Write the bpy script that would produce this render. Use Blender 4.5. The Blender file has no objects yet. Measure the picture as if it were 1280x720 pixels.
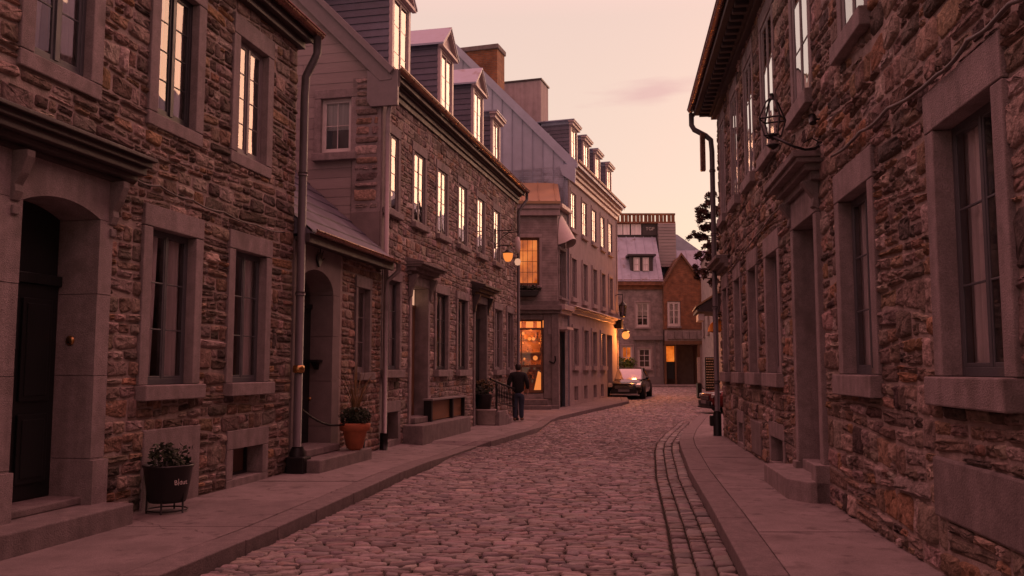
import bpy, bmesh, math, random
import numpy as np
from mathutils import Vector, Matrix
random.seed(7); RNG = np.random.default_rng(11)
C = bpy.context.scene
COL = C.collection
# ------------------------------------------------------------------ camera geometry
FPX = 1100.0; CAMZ = 1.62; PITCH = math.atan(102/FPX)
SP, CP = math.sin(PITCH), math.cos(PITCH)
def H(y): return 0.015*max(0.0, y-25.0)
def ray(px, py):
    u = (px-640)/FPX; v = (360-py)/FPX
    return (u, CP - v*SP, SP + v*CP)
def G(px, py, z=0.12):
    """point on the ground (height z above the street) seen at a pixel of the photograph"""
    d = ray(px, py); zz = z
    for _ in range(30):
        t = (zz-CAMZ)/d[2]; zz = z + H(t*d[1])
    return Vector((t*d[0], t*d[1], zz))
# ------------------------------------------------------------------ mesh builder
class MB:
    def __init__(s): s.v=[]; s.f=[]; s.m=[]; s.np=[]; s.c=[]; s.smooth=set()
    def add(s, vs, fs, mi=0, col=None, smooth=False):
        b=len(s.v); s.v += [tuple(p) for p in vs]
        s.c += [(col or (1,1,1))]*len(vs)
        for f in fs:
            if smooth: s.smooth.add(len(s.f))
            s.f.append(tuple(i+b for i in f)); s.m.append(mi)
        return s
    def box(s, x0,x1,y0,y1,z0,z1, mi=0, col=None):
        if x0>x1: x0,x1=x1,x0
        if y0>y1: y0,y1=y1,y0
        if z0>z1: z0,z1=z1,z0
        vs=[(x0,y0,z0),(x1,y0,z0),(x1,y1,z0),(x0,y1,z0),(x0,y0,z1),(x1,y0,z1),(x1,y1,z1),(x0,y1,z1)]
        return s.add(vs,[(0,3,2,1),(4,5,6,7),(0,1,5,4),(1,2,6,5),(2,3,7,6),(3,0,4,7)],mi,col)
    def prism(s, poly, a0, a1, axis='y', mi=0, col=None):
        """extrude a polygon. axis y: poly in (x,z); axis x: poly in (y,z); axis z: poly in (x,y)"""
        n=len(poly)
        def P(p,a):
            if axis=='y': return (p[0],a,p[1])
            if axis=='x': return (a,p[0],p[1])
            return (p[0],p[1],a)
        vs=[P(p,a0) for p in poly]+[P(p,a1) for p in poly]
        fs=[tuple(range(n)),tuple(range(2*n-1,n-1,-1))]+[(i,i+n,(i+1)%n+n,(i+1)%n) for i in range(n)]
        return s.add(vs,fs,mi,col)
    def tube(s, pts, r, n=8, mi=0, col=None, cap=True):
        pts=[Vector(p) for p in pts]; m=len(pts)
        rs = r if isinstance(r,(list,tuple)) else [r]*m
        vs=[]; fs=[]; up=None
        for i,p in enumerate(pts):
            t=(pts[min(i+1,m-1)]-pts[max(i-1,0)]).normalized()
            if up is None:
                a=Vector((0,0,1)) if abs(t.z)<.9 else Vector((1,0,0)); up=(a-t*a.dot(t)).normalized()
            else:
                up=(up-t*up.dot(t)); up = up.normalized() if up.length>1e-6 else Vector((1,0,0))
            w=t.cross(up)
            for k in range(n):
                a=2*math.pi*k/n; vs.append(p+(up*math.cos(a)+w*math.sin(a))*rs[i])
        for i in range(m-1):
            for k in range(n):
                fs.append((i*n+k,(i+1)*n+k,(i+1)*n+(k+1)%n,i*n+(k+1)%n))
        fs=[tuple(reversed(f)) for f in fs]
        s.add(vs,fs,mi,col,True)
        if cap:
            b=len(s.v)-len(vs)
            s.f.append(tuple(b+k for k in range(n))); s.m.append(mi)
            s.f.append(tuple(b+(m-1)*n+k for k in reversed(range(n)))); s.m.append(mi)
        return s
    def lathe(s, prof, cx=0, cy=0, n=20, mi=0, col=None, cap=True):
        vs=[];fs=[]
        for r,z in prof:
            for k in range(n):
                a=2*math.pi*k/n; vs.append((cx+r*math.cos(a),cy+r*math.sin(a),z))
        for i in range(len(prof)-1):
            for k in range(n): fs.append((i*n+k,i*n+(k+1)%n,(i+1)*n+(k+1)%n,(i+1)*n+k))
        s.add(vs,fs,mi,col,True)
        if cap:
            b=len(s.v)-len(vs); m=len(prof)
            s.f.append(tuple(b+k for k in reversed(range(n)))); s.m.append(mi)
            s.f.append(tuple(b+(m-1)*n+k for k in range(n))); s.m.append(mi)
        return s
    def pile(s, V, faces, cols, mi=0):
        """V (S,K,3) stones sharing a face template"""
        s.np.append((V,faces,cols,mi)); return s
    def build(s, name, mats, parent=None, bevel=0.0, smooth=False, loc=None, rz=None):
        me=bpy.data.meshes.new(name)
        V=[np.array(s.v,dtype=np.float32).reshape(-1,3)]; Cc=[np.array(s.c,dtype=np.float32).reshape(-1,3)]
        li=[i for f in s.f for i in f]; lt=[len(f) for f in s.f]
        LI=[np.array(li,dtype=np.int32)]; LT=[np.array(lt,dtype=np.int32)]; MI=[np.array(s.m,dtype=np.int32)]
        SM=[np.array([smooth or (i in s.smooth) for i in range(len(s.f))],dtype=bool)]
        base=len(s.v)
        for V3,faces,cols,mi in s.np:
            S,K,_=V3.shape; V.append(V3.reshape(-1,3).astype(np.float32))
            Cc.append(np.repeat(cols,K,axis=0).astype(np.float32))
            fl=np.array([i for f in faces for i in f],dtype=np.int32); ft=np.array([len(f) for f in faces],dtype=np.int32)
            off=(base+np.arange(S,dtype=np.int32)*K)[:,None]
            LI.append((fl[None,:]+off).reshape(-1)); LT.append(np.tile(ft,S)); MI.append(np.full(S*len(ft),mi,dtype=np.int32))
            SM.append(np.ones(S*len(ft),dtype=bool)); base+=S*K
        V=np.concatenate(V);Cc=np.concatenate(Cc);LI=np.concatenate(LI);LT=np.concatenate(LT);MI=np.concatenate(MI);SM=np.concatenate(SM)
        me.vertices.add(len(V)); me.vertices.foreach_set('co',V.reshape(-1))
        me.loops.add(len(LI)); me.loops.foreach_set('vertex_index',LI)
        me.polygons.add(len(LT)); st=np.concatenate(([0],np.cumsum(LT)[:-1])).astype(np.int32)
        me.polygons.foreach_set('loop_start',st); me.polygons.foreach_set('loop_total',LT)
        me.polygons.foreach_set('material_index',MI); me.polygons.foreach_set('use_smooth',SM)
        at=me.attributes.new('Col','FLOAT_COLOR','POINT')
        at.data.foreach_set('color',np.concatenate([Cc,np.ones((len(Cc),1),dtype=np.float32)],axis=1).reshape(-1))
        me.update(calc_edges=True); me.validate()
        if not isinstance(mats,(list,tuple)): mats=[mats]
        for m in mats: me.materials.append(m)
        o=bpy.data.objects.new(name,me); COL.objects.link(o)
        if parent is not None: o.parent=parent
        if loc is not None: o.location=loc
        if rz is not None: o.rotation_euler.z=rz
        if bevel>0:
            b=o.modifiers.new('b','BEVEL'); b.width=bevel; b.segments=2; b.limit_method='ANGLE'; b.angle_limit=math.radians(40)
        return o
def thing(name,label,cat,loc=(0,0,0),rz=0,group=None):
    o=bpy.data.objects.new(name,None); COL.objects.link(o); o.empty_display_size=.2
    o.location=loc; o.rotation_euler=(0,0,rz); tag(o,label,cat,group); return o
def tag(o,label,cat,group=None):
    o['label']=label; o['category']=cat
    if group: o['group']=group
    return o
def struct(o): o['kind']='structure'; return o
# ------------------------------------------------------------------ materials
def new_mat(name):
    m=bpy.data.materials.new(name); m.use_nodes=True; nt=m.node_tree
    return m,nt,nt.nodes['Principled BSDF']
def N(nt,t,**k):
    n=nt.nodes.new(t)
    for a,b in k.items(): setattr(n,a,b)
    return n
def L(nt,a,b): nt.links.new(a,b)
def ramp(nt,fac,stops):
    r=N(nt,'ShaderNodeValToRGB'); L(nt,fac,r.inputs[0]); e=r.color_ramp.elements
    e[0].position=stops[0][0]; e[0].color=(*stops[0][1],1); e[1].position=stops[-1][0]; e[1].color=(*stops[-1][1],1)
    for p,c in stops[1:-1]:
        q=e.new(p); q.color=(*c,1)
    return r.outputs[0]
def mul(nt,a,b,fac=1.0,bt='MULTIPLY'):
    m=N(nt,'ShaderNodeMix',data_type='RGBA',blend_type=bt); m.inputs[0].default_value=fac
    for s,i in ((a,6),(b,7)):
        if isinstance(s,tuple): m.inputs[i].default_value=(*s,1)
        else: L(nt,s,m.inputs[i])
    return m.outputs[2]
def simple(name,col,rough=.7,metal=0,var=.25,scale=4,bump=.15,bscale=40,attr=False,stretch=(1,1,1),spec=.5,wear=None,bdist=.01,speck=0,streak=0):
    """principled paint/stone with two scales of real colour variation and a fine bump"""
    m,nt,p=new_mat(name)
    tc=N(nt,'ShaderNodeTexCoord'); mp=N(nt,'ShaderNodeMapping'); L(nt,tc.outputs['Object'],mp.inputs[0]); mp.inputs['Scale'].default_value=stretch
    n1=N(nt,'ShaderNodeTexNoise'); n1.inputs['Scale'].default_value=scale; n1.inputs['Detail'].default_value=6; n1.inputs['Roughness'].default_value=.65; L(nt,mp.outputs[0],n1.inputs[0])
    lo=1-var; hi=1+var
    v=ramp(nt,n1.outputs[0],[(.3,(lo,lo,lo)),(.7,(hi,hi,hi))])
    c=mul(nt,(*col,),v)
    if attr:
        a=N(nt,'ShaderNodeAttribute',attribute_name='Col'); c=mul(nt,a.outputs[0],c)
    if speck:
        ns=N(nt,'ShaderNodeTexNoise'); ns.inputs['Scale'].default_value=95; ns.inputs['Detail'].default_value=3; L(nt,tc.outputs['Object'],ns.inputs[0])
        c=mul(nt,c,ramp(nt,ns.outputs[0],[(.35,(1-speck,)*3),(.65,(1+speck,)*3)]))
    if streak:
        m2=N(nt,'ShaderNodeMapping'); L(nt,tc.outputs['Object'],m2.inputs[0]); m2.inputs['Scale'].default_value=(7,7,.5)
        nk=N(nt,'ShaderNodeTexNoise'); nk.inputs['Scale'].default_value=1; nk.inputs['Detail'].default_value=5; L(nt,m2.outputs[0],nk.inputs[0])
        c=mul(nt,c,ramp(nt,nk.outputs[0],[(.35,(1-streak,)*3),(.6,(1.05,)*3)]))
    if wear:
        n3=N(nt,'ShaderNodeTexNoise'); n3.inputs['Scale'].default_value=wear[1]; n3.inputs['Detail'].default_value=8; L(nt,tc.outputs['Object'],n3.inputs[0])
        f=ramp(nt,n3.outputs[0],[(wear[2],(0,0,0)),(wear[2]+.12,(1,1,1))])
        mx=N(nt,'ShaderNodeMix',data_type='RGBA'); L(nt,f,mx.inputs[0]); L(nt,c,mx.inputs[6]); mx.inputs[7].default_value=(*wear[0],1); c=mx.outputs[2]
    L(nt,c,p.inputs['Base Color']); p.inputs['Metallic'].default_value=metal; p.inputs['Specular IOR Level'].default_value=spec
    r=N(nt,'ShaderNodeMapRange'); L(nt,n1.outputs[0],r.inputs[0]); r.inputs[1].default_value=.3;r.inputs[2].default_value=.7
    r.inputs[3].default_value=max(.03,rough-.12); r.inputs[4].default_value=min(1,rough+.12); L(nt,r.outputs[0],p.inputs['Roughness'])
    if bump>0:
        n2=N(nt,'ShaderNodeTexNoise'); n2.inputs['Scale'].default_value=bscale; n2.inputs['Detail'].default_value=5; L(nt,mp.outputs[0],n2.inputs[0])
        b=N(nt,'ShaderNodeBump'); b.inputs['Strength'].default_value=bump; b.inputs['Distance'].default_value=bdist; L(nt,n2.outputs[0],b.inputs['Height']); L(nt,b.outputs[0],p.inputs['Normal'])
    return m
M={}
M['stone']=simple('rubble_stone',(1,1,1),.88,var=.5,scale=16,bump=1.0,bscale=38,attr=True,bdist=.02,spec=.2)
M['mortar']=simple('lime_mortar',(.33,.28,.25),.95,var=.3,scale=9,bump=.9,bscale=60,spec=.2)
M['dressed']=simple('dressed_limestone',(.27,.235,.23),.85,var=.2,scale=7,speck=.16,streak=.16,bump=.9,bscale=90,spec=.25,wear=((.17,.15,.14),1.7,.56))
M['dressed_dark']=simple('weathered_limestone',(.2,.175,.17),.85,speck=.16,streak=.15,var=.25,scale=6,bump=.6,bscale=70,spec=.25)
M['render']=simple('old_render',(.2,.17,.165),.9,var=.2,scale=3,bump=.5,bscale=50,spec=.2)
M['greystone']=simple('grey_render',(.37,.315,.305),.9,var=.16,scale=2.5,streak=.12,bump=.4,bscale=30,spec=.2)
M['slab']=simple('sidewalk_slab',(.24,.21,.205),.9,var=.22,scale=2.6,speck=.14,bump=.45,bscale=120,attr=True,spec=.25,wear=((.17,.145,.14),2.3,.6))
M['kerb']=simple('kerb_granite',(.2,.175,.17),.9,speck=.18,var=.25,scale=8,bump=.7,bscale=60,spec=.25)
M['joint']=simple('dark_joint',(.035,.032,.024),1,var=.4,scale=12,bump=.5,bscale=80,spec=.1)
M['sett']=simple('granite_sett',(1,1,1),.62,var=.25,scale=22,bump=.7,bscale=90,attr=True,spec=.5)
M['ground']=simple('ground',(.11,.1,.09),.95,var=.3,scale=.5,bump=.3,bscale=10)
M['paint_grey']=simple('blue_grey_paint',(.075,.082,.09),.45,var=.15,scale=9,bump=.15,bscale=60)
M['paint_dark']=simple('dark_paint',(.03,.032,.036),.42,var=.2,scale=6,bump=.12,bscale=60)
M['paint_white']=simple('white_paint',(.62,.58,.55),.5,var=.1,scale=9,bump=.12,bscale=60)
M['paint_mauve']=simple('grey_window_paint',(.2,.18,.18),.5,var=.12,scale=9,bump=.12,bscale=60)
M['door_dark']=simple('black_green_door',(.009,.013,.013),.38,var=.2,scale=5,bump=.15,bscale=50,stretch=(1,1,.2))
M['door_brown']=simple('brown_door',(.16,.085,.045),.5,var=.3,scale=6,bump=.2,bscale=50,stretch=(1,1,.15))
M['wood']=simple('varnished_wood',(.2,.1,.05),.5,var=.35,scale=7,bump=.25,bscale=50,stretch=(.15,1,1))
M['cornice_dark']=simple('dark_cornice_wood',(.055,.045,.045),.55,var=.3,scale=5,bump=.3,bscale=40)
M['iron']=simple('black_iron',(.014,.014,.015),.45,metal=.3,var=.2,scale=20,bump=.2,bscale=80)
M['copper']=simple('painted_copper_gutter',(.24,.13,.1),.3,metal=.85,var=.25,scale=5,bump=.1,bscale=20)
M['pipe']=simple('painted_downpipe',(.085,.08,.085),.5,metal=0,var=.2,scale=5,bump=.1,bscale=20)
M['pipe_light']=simple('galvanised_downpipe',(.25,.22,.22),.4,metal=.3,var=.2,scale=5,bump=.1,bscale=20)
M['roof_metal']=simple('seamed_metal_roof',(.33,.37,.45),.5,metal=.1,var=.2,scale=1.5,bump=.12,bscale=6,spec=.5,wear=((.22,.2,.2),2.1,.6))
M['shingle']=simple('dark_slate',(.12,.11,.125),.6,var=.3,scale=6,bump=.3,bscale=30)
M['board']=simple('weathered_board',(.3,.265,.26),.85,var=.15,scale=3,bump=.35,bscale=25,attr=True,stretch=(.25,1,1))
M['zinc_board']=simple('grey_seamed_gable',(.41,.46,.56),.6,metal=.15,var=.12,scale=2,bump=.25,bscale=12,attr=True)
M['cheek']=simple('dormer_cheek_slate',(.11,.11,.14),.6,var=.2,scale=5,bump=.3,bscale=40,attr=True)
M['dormer_trim']=simple('dormer_trim_paint',(.42,.34,.33),.45,var=.1,scale=6,bump=.1,bscale=40)
M['tan_roof']=simple('ochre_metal_roof',(.36,.24,.13),.5,metal=.2,var=.15,scale=1.5,bump=.1,bscale=10)
M['brass']=simple('brass',(.5,.3,.12),.3,metal=1,var=.2,scale=20,bump=.05)
M['terracotta']=simple('terracotta',(.42,.13,.06),.75,var=.2,scale=9,bump=.2,bscale=60)
M['black_pot']=simple('black_planter',(.012,.012,.013),.4,var=.2,scale=8,bump=.1)
M['tub']=simple('pale_stone_tub',(.34,.29,.27),.85,var=.2,scale=9,bump=.3)
M['soil']=simple('soil',(.03,.022,.016),1,var=.4,scale=30,bump=.8)
M['leaf_dark']=simple('dark_leaf',(.028,.04,.02),.6,var=.4,scale=12,bump=0,attr=True)
M['leaf_dry']=simple('dry_leaf',(.2,.13,.06),.7,var=.4,scale=12,bump=0,attr=True)
M['leaf_green']=simple('green_leaf',(.06,.11,.03),.6,var=.4,scale=12,bump=0,attr=True)
M['bark']=simple('bark',(.07,.05,.04),.9,var=.3,scale=20,bump=.6)
M['rust_leaf']=simple('rusty_leaf',(.06,.026,.016),.6,var=.4,scale=12,bump=0,attr=True)
M['interior']=simple('dark_room',(.17,.11,.085),.9,var=.2,bump=0)
M['cable']=simple('grey_cable',(.12,.105,.1),.6,bump=0)
M['awning']=simple('pale_canopy',(.55,.48,.45),.6,var=.1,scale=3,bump=.1)
M['car_black']=simple('black_car_paint',(.012,.012,.014),.12,metal=.2,var=.05,bump=0)
M['car_red']=simple('dark_red_car_paint',(.12,.012,.012),.15,metal=.2,var=.05,bump=0)
M['car_glass']=simple('car_glass',(.28,.26,.29),.06,metal=.75,var=.02,bump=0,spec=1.0)
M['tyre']=simple('tyre_rubber',(.015,.015,.015),.85,var=.2)
M['chrome']=simple('chrome',(.6,.58,.56),.15,metal=1,var=.05,bump=0)
M['headlight']=simple('headlight_glass',(.5,.48,.46),.08,metal=.6,var=.2,scale=30,bump=.1)
M['jacket']=simple('black_jacket',(.007,.007,.008),.85,var=.3,scale=18,bump=.5,bscale=25)
M['jeans']=simple('blue_jeans',(.03,.042,.07),.85,var=.3,scale=18,bump=.4,bscale=30)
M['skin']=simple('skin',(.42,.24,.17),.6,var=.08,bump=.05)
M['hair']=simple('dark_hair',(.02,.013,.01),.6,var=.3,scale=40,bump=.3)
M['orange_fabric']=simple('orange_fabric',(.6,.22,.03),.7,var=.15,bump=.1)
M['white_mark']=simple('white_lettering',(.62,.56,.52),.6,var=.15,scale=30,bump=0)
def add_cracks(m,strength=.55):
    nt=m.node_tree; p=nt.nodes['Principled BSDF']; src=p.inputs['Base Color'].links[0].from_socket
    tc=N(nt,'ShaderNodeTexCoord'); nz=N(nt,'ShaderNodeTexNoise'); nz.inputs['Scale'].default_value=3; nz.inputs['Detail'].default_value=6; L(nt,tc.outputs['Object'],nz.inputs[0])
    va=N(nt,'ShaderNodeVectorMath',operation='MULTIPLY_ADD'); L(nt,nz.outputs['Color'],va.inputs[0]); va.inputs[1].default_value=(.5,.5,0); L(nt,tc.outputs['Object'],va.inputs[2])
    v=N(nt,'ShaderNodeTexVoronoi',feature='DISTANCE_TO_EDGE'); v.inputs['Scale'].default_value=.55; L(nt,va.outputs[0],v.inputs['Vector'])
    f=ramp(nt,v.outputs['Distance'],[(0,(1,1,1)),(.006,(0,0,0))])
    n2=N(nt,'ShaderNodeTexNoise'); n2.inputs['Scale'].default_value=.7; L(nt,tc.outputs['Object'],n2.inputs[0]); g=ramp(nt,n2.outputs[0],[(.5,(0,0,0)),(.56,(strength,)*3)])
    n3=N(nt,'ShaderNodeTexNoise'); n3.inputs['Scale'].default_value=5.5; n3.inputs['Detail'].default_value=7; L(nt,tc.outputs['Object'],n3.inputs[0])
    c=mul(nt,src,ramp(nt,n3.outputs[0],[(.28,(.6,.6,.6)),(.42,(1,1,1))]))
    mx=N(nt,'ShaderNodeMix',data_type='RGBA'); L(nt,mul(nt,f,g),mx.inputs[0]); L(nt,c,mx.inputs[6]); mx.inputs[7].default_value=(.03,.025,.02,1); L(nt,mx.outputs[2],p.inputs['Base Color'])
add_cracks(M['slab'],.8)
def brick_mat(name,c1,c2,mort,scale):
    m,nt,p=new_mat(name); tc=N(nt,'ShaderNodeTexCoord'); mp=N(nt,'ShaderNodeMapping'); L(nt,tc.outputs['Object'],mp.inputs[0]); mp.inputs['Rotation'].default_value=(math.radians(-90),0,0)
    b=N(nt,'ShaderNodeTexBrick'); L(nt,mp.outputs[0],b.inputs[0]); b.inputs['Color1'].default_value=(*c1,1); b.inputs['Color2'].default_value=(*c2,1); b.inputs['Mortar'].default_value=(*mort,1)
    b.inputs['Scale'].default_value=scale; b.inputs['Mortar Size'].default_value=.012; b.inputs['Brick Width'].default_value=.24; b.inputs['Row Height'].default_value=.075
    n=N(nt,'ShaderNodeTexNoise'); n.inputs['Scale'].default_value=3; L(nt,tc.outputs['Object'],n.inputs[0])
    L(nt,mul(nt,b.outputs[0],ramp(nt,n.outputs[0],[(.3,(.65,.65,.65)),(.7,(1.3,1.3,1.3))])),p.inputs['Base Color'])
    p.inputs['Roughness'].default_value=.85
    bp=N(nt,'ShaderNodeBump'); bp.inputs['Strength'].default_value=.6; bp.inputs['Distance'].default_value=.01; bp.invert=True; L(nt,b.outputs['Fac'],bp.inputs['Height']); L(nt,bp.outputs[0],p.inputs['Normal'])
    return m
M['brick']=brick_mat('red_brick',(.3,.115,.045),(.21,.08,.035),(.2,.13,.09),1)
M['ashlar']=brick_mat('coursed_grey_stone',(.3,.26,.25),(.26,.225,.215),(.31,.27,.255),.8)
def glass_mat(name,tint=(.9,.9,.9),boost=2.0,rough=.01,minr=.06):
    m=bpy.data.materials.new(name); m.use_nodes=True; nt=m.node_tree; nt.nodes.clear()
    out=N(nt,'ShaderNodeOutputMaterial'); mx=N(nt,'ShaderNodeMixShader'); tr=N(nt,'ShaderNodeBsdfTransparent'); gl=N(nt,'ShaderNodeBsdfGlossy')
    tr.inputs[0].default_value=(*tint,1); gl.inputs[0].default_value=(1,1,1,1); gl.inputs['Roughness'].default_value=rough
    fr=N(nt,'ShaderNodeFresnel'); fr.inputs[0].default_value=1.52
    ma=N(nt,'ShaderNodeMath',operation='MULTIPLY_ADD',use_clamp=True); L(nt,fr.outputs[0],ma.inputs[0]); ma.inputs[1].default_value=boost; ma.inputs[2].default_value=minr-.04
    tc=N(nt,'ShaderNodeTexCoord'); n=N(nt,'ShaderNodeTexNoise'); n.inputs['Scale'].default_value=1.6; n.inputs['Detail'].default_value=1.5; L(nt,tc.outputs['Object'],n.inputs[0])
    b=N(nt,'ShaderNodeBump'); b.inputs['Strength'].default_value=.45; b.inputs['Distance'].default_value=.02; L(nt,n.outputs[0],b.inputs['Height']); L(nt,b.outputs[0],gl.inputs['Normal'])
    L(nt,ma.outputs[0],mx.inputs[0]); L(nt,tr.outputs[0],mx.inputs[1]); L(nt,gl.outputs[0],mx.inputs[2]); L(nt,mx.outputs[0],out.inputs[0])
    return m
M['glass']=glass_mat('window_glass'); M['glass_clear']=glass_mat('clear_window_glass',tint=(.97,.97,.97),boost=.8,minr=.04)
def cloth_mat(name,col):
    m,nt,p=new_mat(name); tc=N(nt,'ShaderNodeTexCoord'); w=N(nt,'ShaderNodeTexNoise'); mp=N(nt,'ShaderNodeMapping'); mp.inputs['Scale'].default_value=(14,14,.6)
    L(nt,tc.outputs['Object'],mp.inputs[0]); L(nt,mp.outputs[0],w.inputs[0]); w.inputs['Scale'].default_value=1
    L(nt,mul(nt,col,ramp(nt,w.outputs[0],[(.3,(.7,.7,.7)),(.7,(1.15,1.15,1.15))])),p.inputs['Base Color']); p.inputs['Roughness'].default_value=.9
    return m
M['curtain']=cloth_mat('curtain_cloth',(.9,.85,.84))
def emit_mat(name,col,strength,tex=None):
    m=bpy.data.materials.new(name); m.use_nodes=True; nt=m.node_tree; nt.nodes.clear()
    out=N(nt,'ShaderNodeOutputMaterial'); e=N(nt,'ShaderNodeEmission'); e.inputs[0].default_value=(*col,1); e.inputs[1].default_value=strength
    if tex:
        tc=N(nt,'ShaderNodeTexCoord'); n=N(nt,'ShaderNodeTexNoise'); n.inputs['Scale'].default_value=tex[0]; n.inputs['Detail'].default_value=3; L(nt,tc.outputs['Object'],n.inputs[0])
        L(nt,ramp(nt,n.outputs[0],tex[1]),e.inputs[0])
    L(nt,e.outputs[0],out.inputs[0]); return m
M['lit_room']=emit_mat('lit_interior',(1,.42,.08),1.0,(1.6,[(.32,(.3,.045,.006)),(.5,(.72,.14,.016)),(.7,(1.0,.26,.04))]))
M['lamp_glow']=emit_mat('lamp_glow',(1,.25,.05),1.4)
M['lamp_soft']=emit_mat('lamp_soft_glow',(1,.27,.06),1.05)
M['lamp_hot']=emit_mat('lamp_hot_glow',(1,.27,.06),1.5)
M['lamp_pale']=emit_mat('lamp_pale_glow',(1,.5,.32),.75)
# ------------------------------------------------------------------ pillow stones
def pillow_geo(Q,h,nseg=14,bev=.016,rough=.006,rng=RNG,sq=7.0,irr=.1,base=-.008):
    """Q (S,4,2) quads, h (S,) height -> verts (S,K,3) as (a,b,height) and a face template"""
    S=len(Q); th=(np.arange(nseg)+.5)*2*np.pi/nseg
    ca,sa=np.cos(th),np.sin(th)
    pa=np.sign(ca)*np.abs(ca)**(2/sq); pb=np.sign(sa)*np.abs(sa)**(2/sq)
    wa=.5*(np.linalg.norm(Q[:,1]-Q[:,0],axis=1)+np.linalg.norm(Q[:,2]-Q[:,3],axis=1))/2
    wb=.5*(np.linalg.norm(Q[:,3]-Q[:,0],axis=1)+np.linalg.norm(Q[:,2]-Q[:,1],axis=1))/2
    jit=1-irr*rng.random((S,nseg))
    tx=rng.normal(0,.25,S)*h; ty=rng.normal(0,.25,S)*h
    rings=[(0.0,None,0),(.35,None,.62),(1.0,None,.93),(None,.5,1.0)]
    out=[]
    def mapq(a,b):
        a=a[...,None];b=b[...,None]
        q=[Q[:,i][:,None,:] for i in range(4)]
        return (q[0]*(1-a)*(1-b)+q[1]*(1+a)*(1-b)+q[2]*(1+a)*(1+b)+q[3]*(1-a)*(1+b))/4
    for bw,fr,hh in rings:
        if fr is None:
            ra=np.clip(1-bev*bw/np.maximum(wa,1e-3),.45,1); rb=np.clip(1-bev*bw/np.maximum(wb,1e-3),.45,1)
        else:
            ra=np.full(S,fr);rb=np.full(S,fr)
        A=pa[None,:]*ra[:,None]*jit; B=pb[None,:]*rb[:,None]*jit
        P=mapq(A,B)
        z=h[:,None]*hh+ (A*tx[:,None]+B*ty[:,None])*hh + rng.normal(0,1,(S,nseg))*rough*(hh>0.5)
        if hh==0: z=np.full((S,nseg),base)
        out.append(np.concatenate([P,z[...,None]],axis=2))
    c=mapq(np.zeros((S,1)),np.zeros((S,1))); zc=h[:,None]*1.02+rng.normal(0,1,(S,1))*rough
    out.append(np.concatenate([c,zc[...,None]],axis=2))
    V=np.concatenate(out,axis=1)
    n=nseg; F=[]
    for r in range(3):
        for k in range(n): F.append((r*n+k,r*n+(k+1)%n,(r+1)*n+(k+1)%n,(r+1)*n+k))
    for k in range(n): F.append((3*n+k,3*n+(k+1)%n,4*n))
    return V,F
def course_quads(x0,x1,z0,z1,blocks,ch=(.09,.24),wr=(.14,.5),gap=.014,amp=.025,split=.35,rnd=None,big=0.0):
    rnd=rnd or random.Random(3)
    zs=[z0]; 
    while zs[-1]<z1-.05:
        zs.append(zs[-1]+rnd.uniform(*ch))
    zs[-1]=z1
    waves=[[(rnd.uniform(.4,1.1)*amp,rnd.uniform(.8,2.2),rnd.uniform(0,6)) for _ in range(3)] for _ in zs]
    def zl(k,x):
        if k==0: return z0
        if k==len(zs)-1: return z1
        return zs[k]+sum(a*math.sin(f*x+p) for a,f,p in waves[k])
    Q=[]
    def put(a0,a1,f0,f1):
        # f0,f1 functions of x giving bottom/top
        w=a1-a0
        if w<.04: return
        s1=rnd.uniform(-.03,.03)*min(1,w*3); s2=rnd.uniform(-.03,.03)*min(1,w*3)
        q=[(a0+gap*.5+s1*0,f0(a0)+gap*.5),(a1-gap*.5,f0(a1)+gap*.5),(a1-gap*.5+s2,f1(a1)-gap*.5),(a0+gap*.5+s1,f1(a0)-gap*.5)]
        if q[3][1]-q[0][1]<.03 or q[2][1]-q[1][1]<.03: return
        Q.append(q)
    def fill(a0,a1,f0,f1):
        x=a0
        while x<a1-.05:
            hh=f1(x)-f0(x)
            w=rnd.uniform(*wr)*(1.0 if hh>.1 else .8)
            if rnd.random()<big: w*=1.8
            if x+w>a1-.12: w=a1-x
            xe=x+w
            if hh>.15 and rnd.random()<split:
                t=rnd.uniform(.35,.65); sl=rnd.uniform(-.12,.12)
                mid=lambda X,a=x,w=w,t=t,sl=sl: f0(X)+(f1(X)-f0(X))*(t+sl*((X-a)/w-.5))
                if rnd.random()<.5:
                    put(x,xe,f0,mid)
                    if w>.25:
                        c=x+w*rnd.uniform(.35,.65); put(x,c,mid,f1); put(c,xe,mid,f1)
                    else: put(x,xe,mid,f1)
                else:
                    put(x,xe,mid,f1)
                    if w>.25:
                        c=x+w*rnd.uniform(.35,.65); put(x,c,f0,mid); put(c,xe,f0,mid)
                    else: put(x,xe,f0,mid)
            else: put(x,xe,f0,f1)
            x=xe
    for k in range(len(zs)-1):
        zm0,zm1=zs[k],zs[k+1]
        bl=sorted([b for b in blocks if b[2]<zm1 and b[3]>zm0],key=lambda b:b[0])
        x=x0
        for b in bl:
            bx0,bx1=max(b[0],x0),min(b[1],x1)
            if bx1<=x: continue
            if bx0>x: fill(x,bx0,lambda X,k=k:zl(k,X),lambda X,k=k:zl(k+1,X))
            a=max(x,bx0)
            if b[3]<zm1-.03 and b[2]<=zm0: fill(a,bx1,lambda X,b=b:b[3],lambda X,k=k:max(zl(k+1,X),b[3]))
            elif b[2]>zm0+.03: fill(a,bx1,lambda X,k=k:zl(k,X),lambda X,b=b,k=k:b[2])
            x=max(x,bx1)
        if x<x1: fill(x,x1,lambda X,k=k:zl(k,X),lambda X,k=k:zl(k+1,X))
    return np.array(Q)
PAL_A=[((.24,.185,.155),5),((.2,.16,.135),5),((.3,.24,.21),3.5),((.235,.165,.12),3.5),((.15,.115,.095),4),((.25,.16,.1),1.3),((.1,.08,.07),3),((.34,.285,.25),1.6)]
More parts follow.
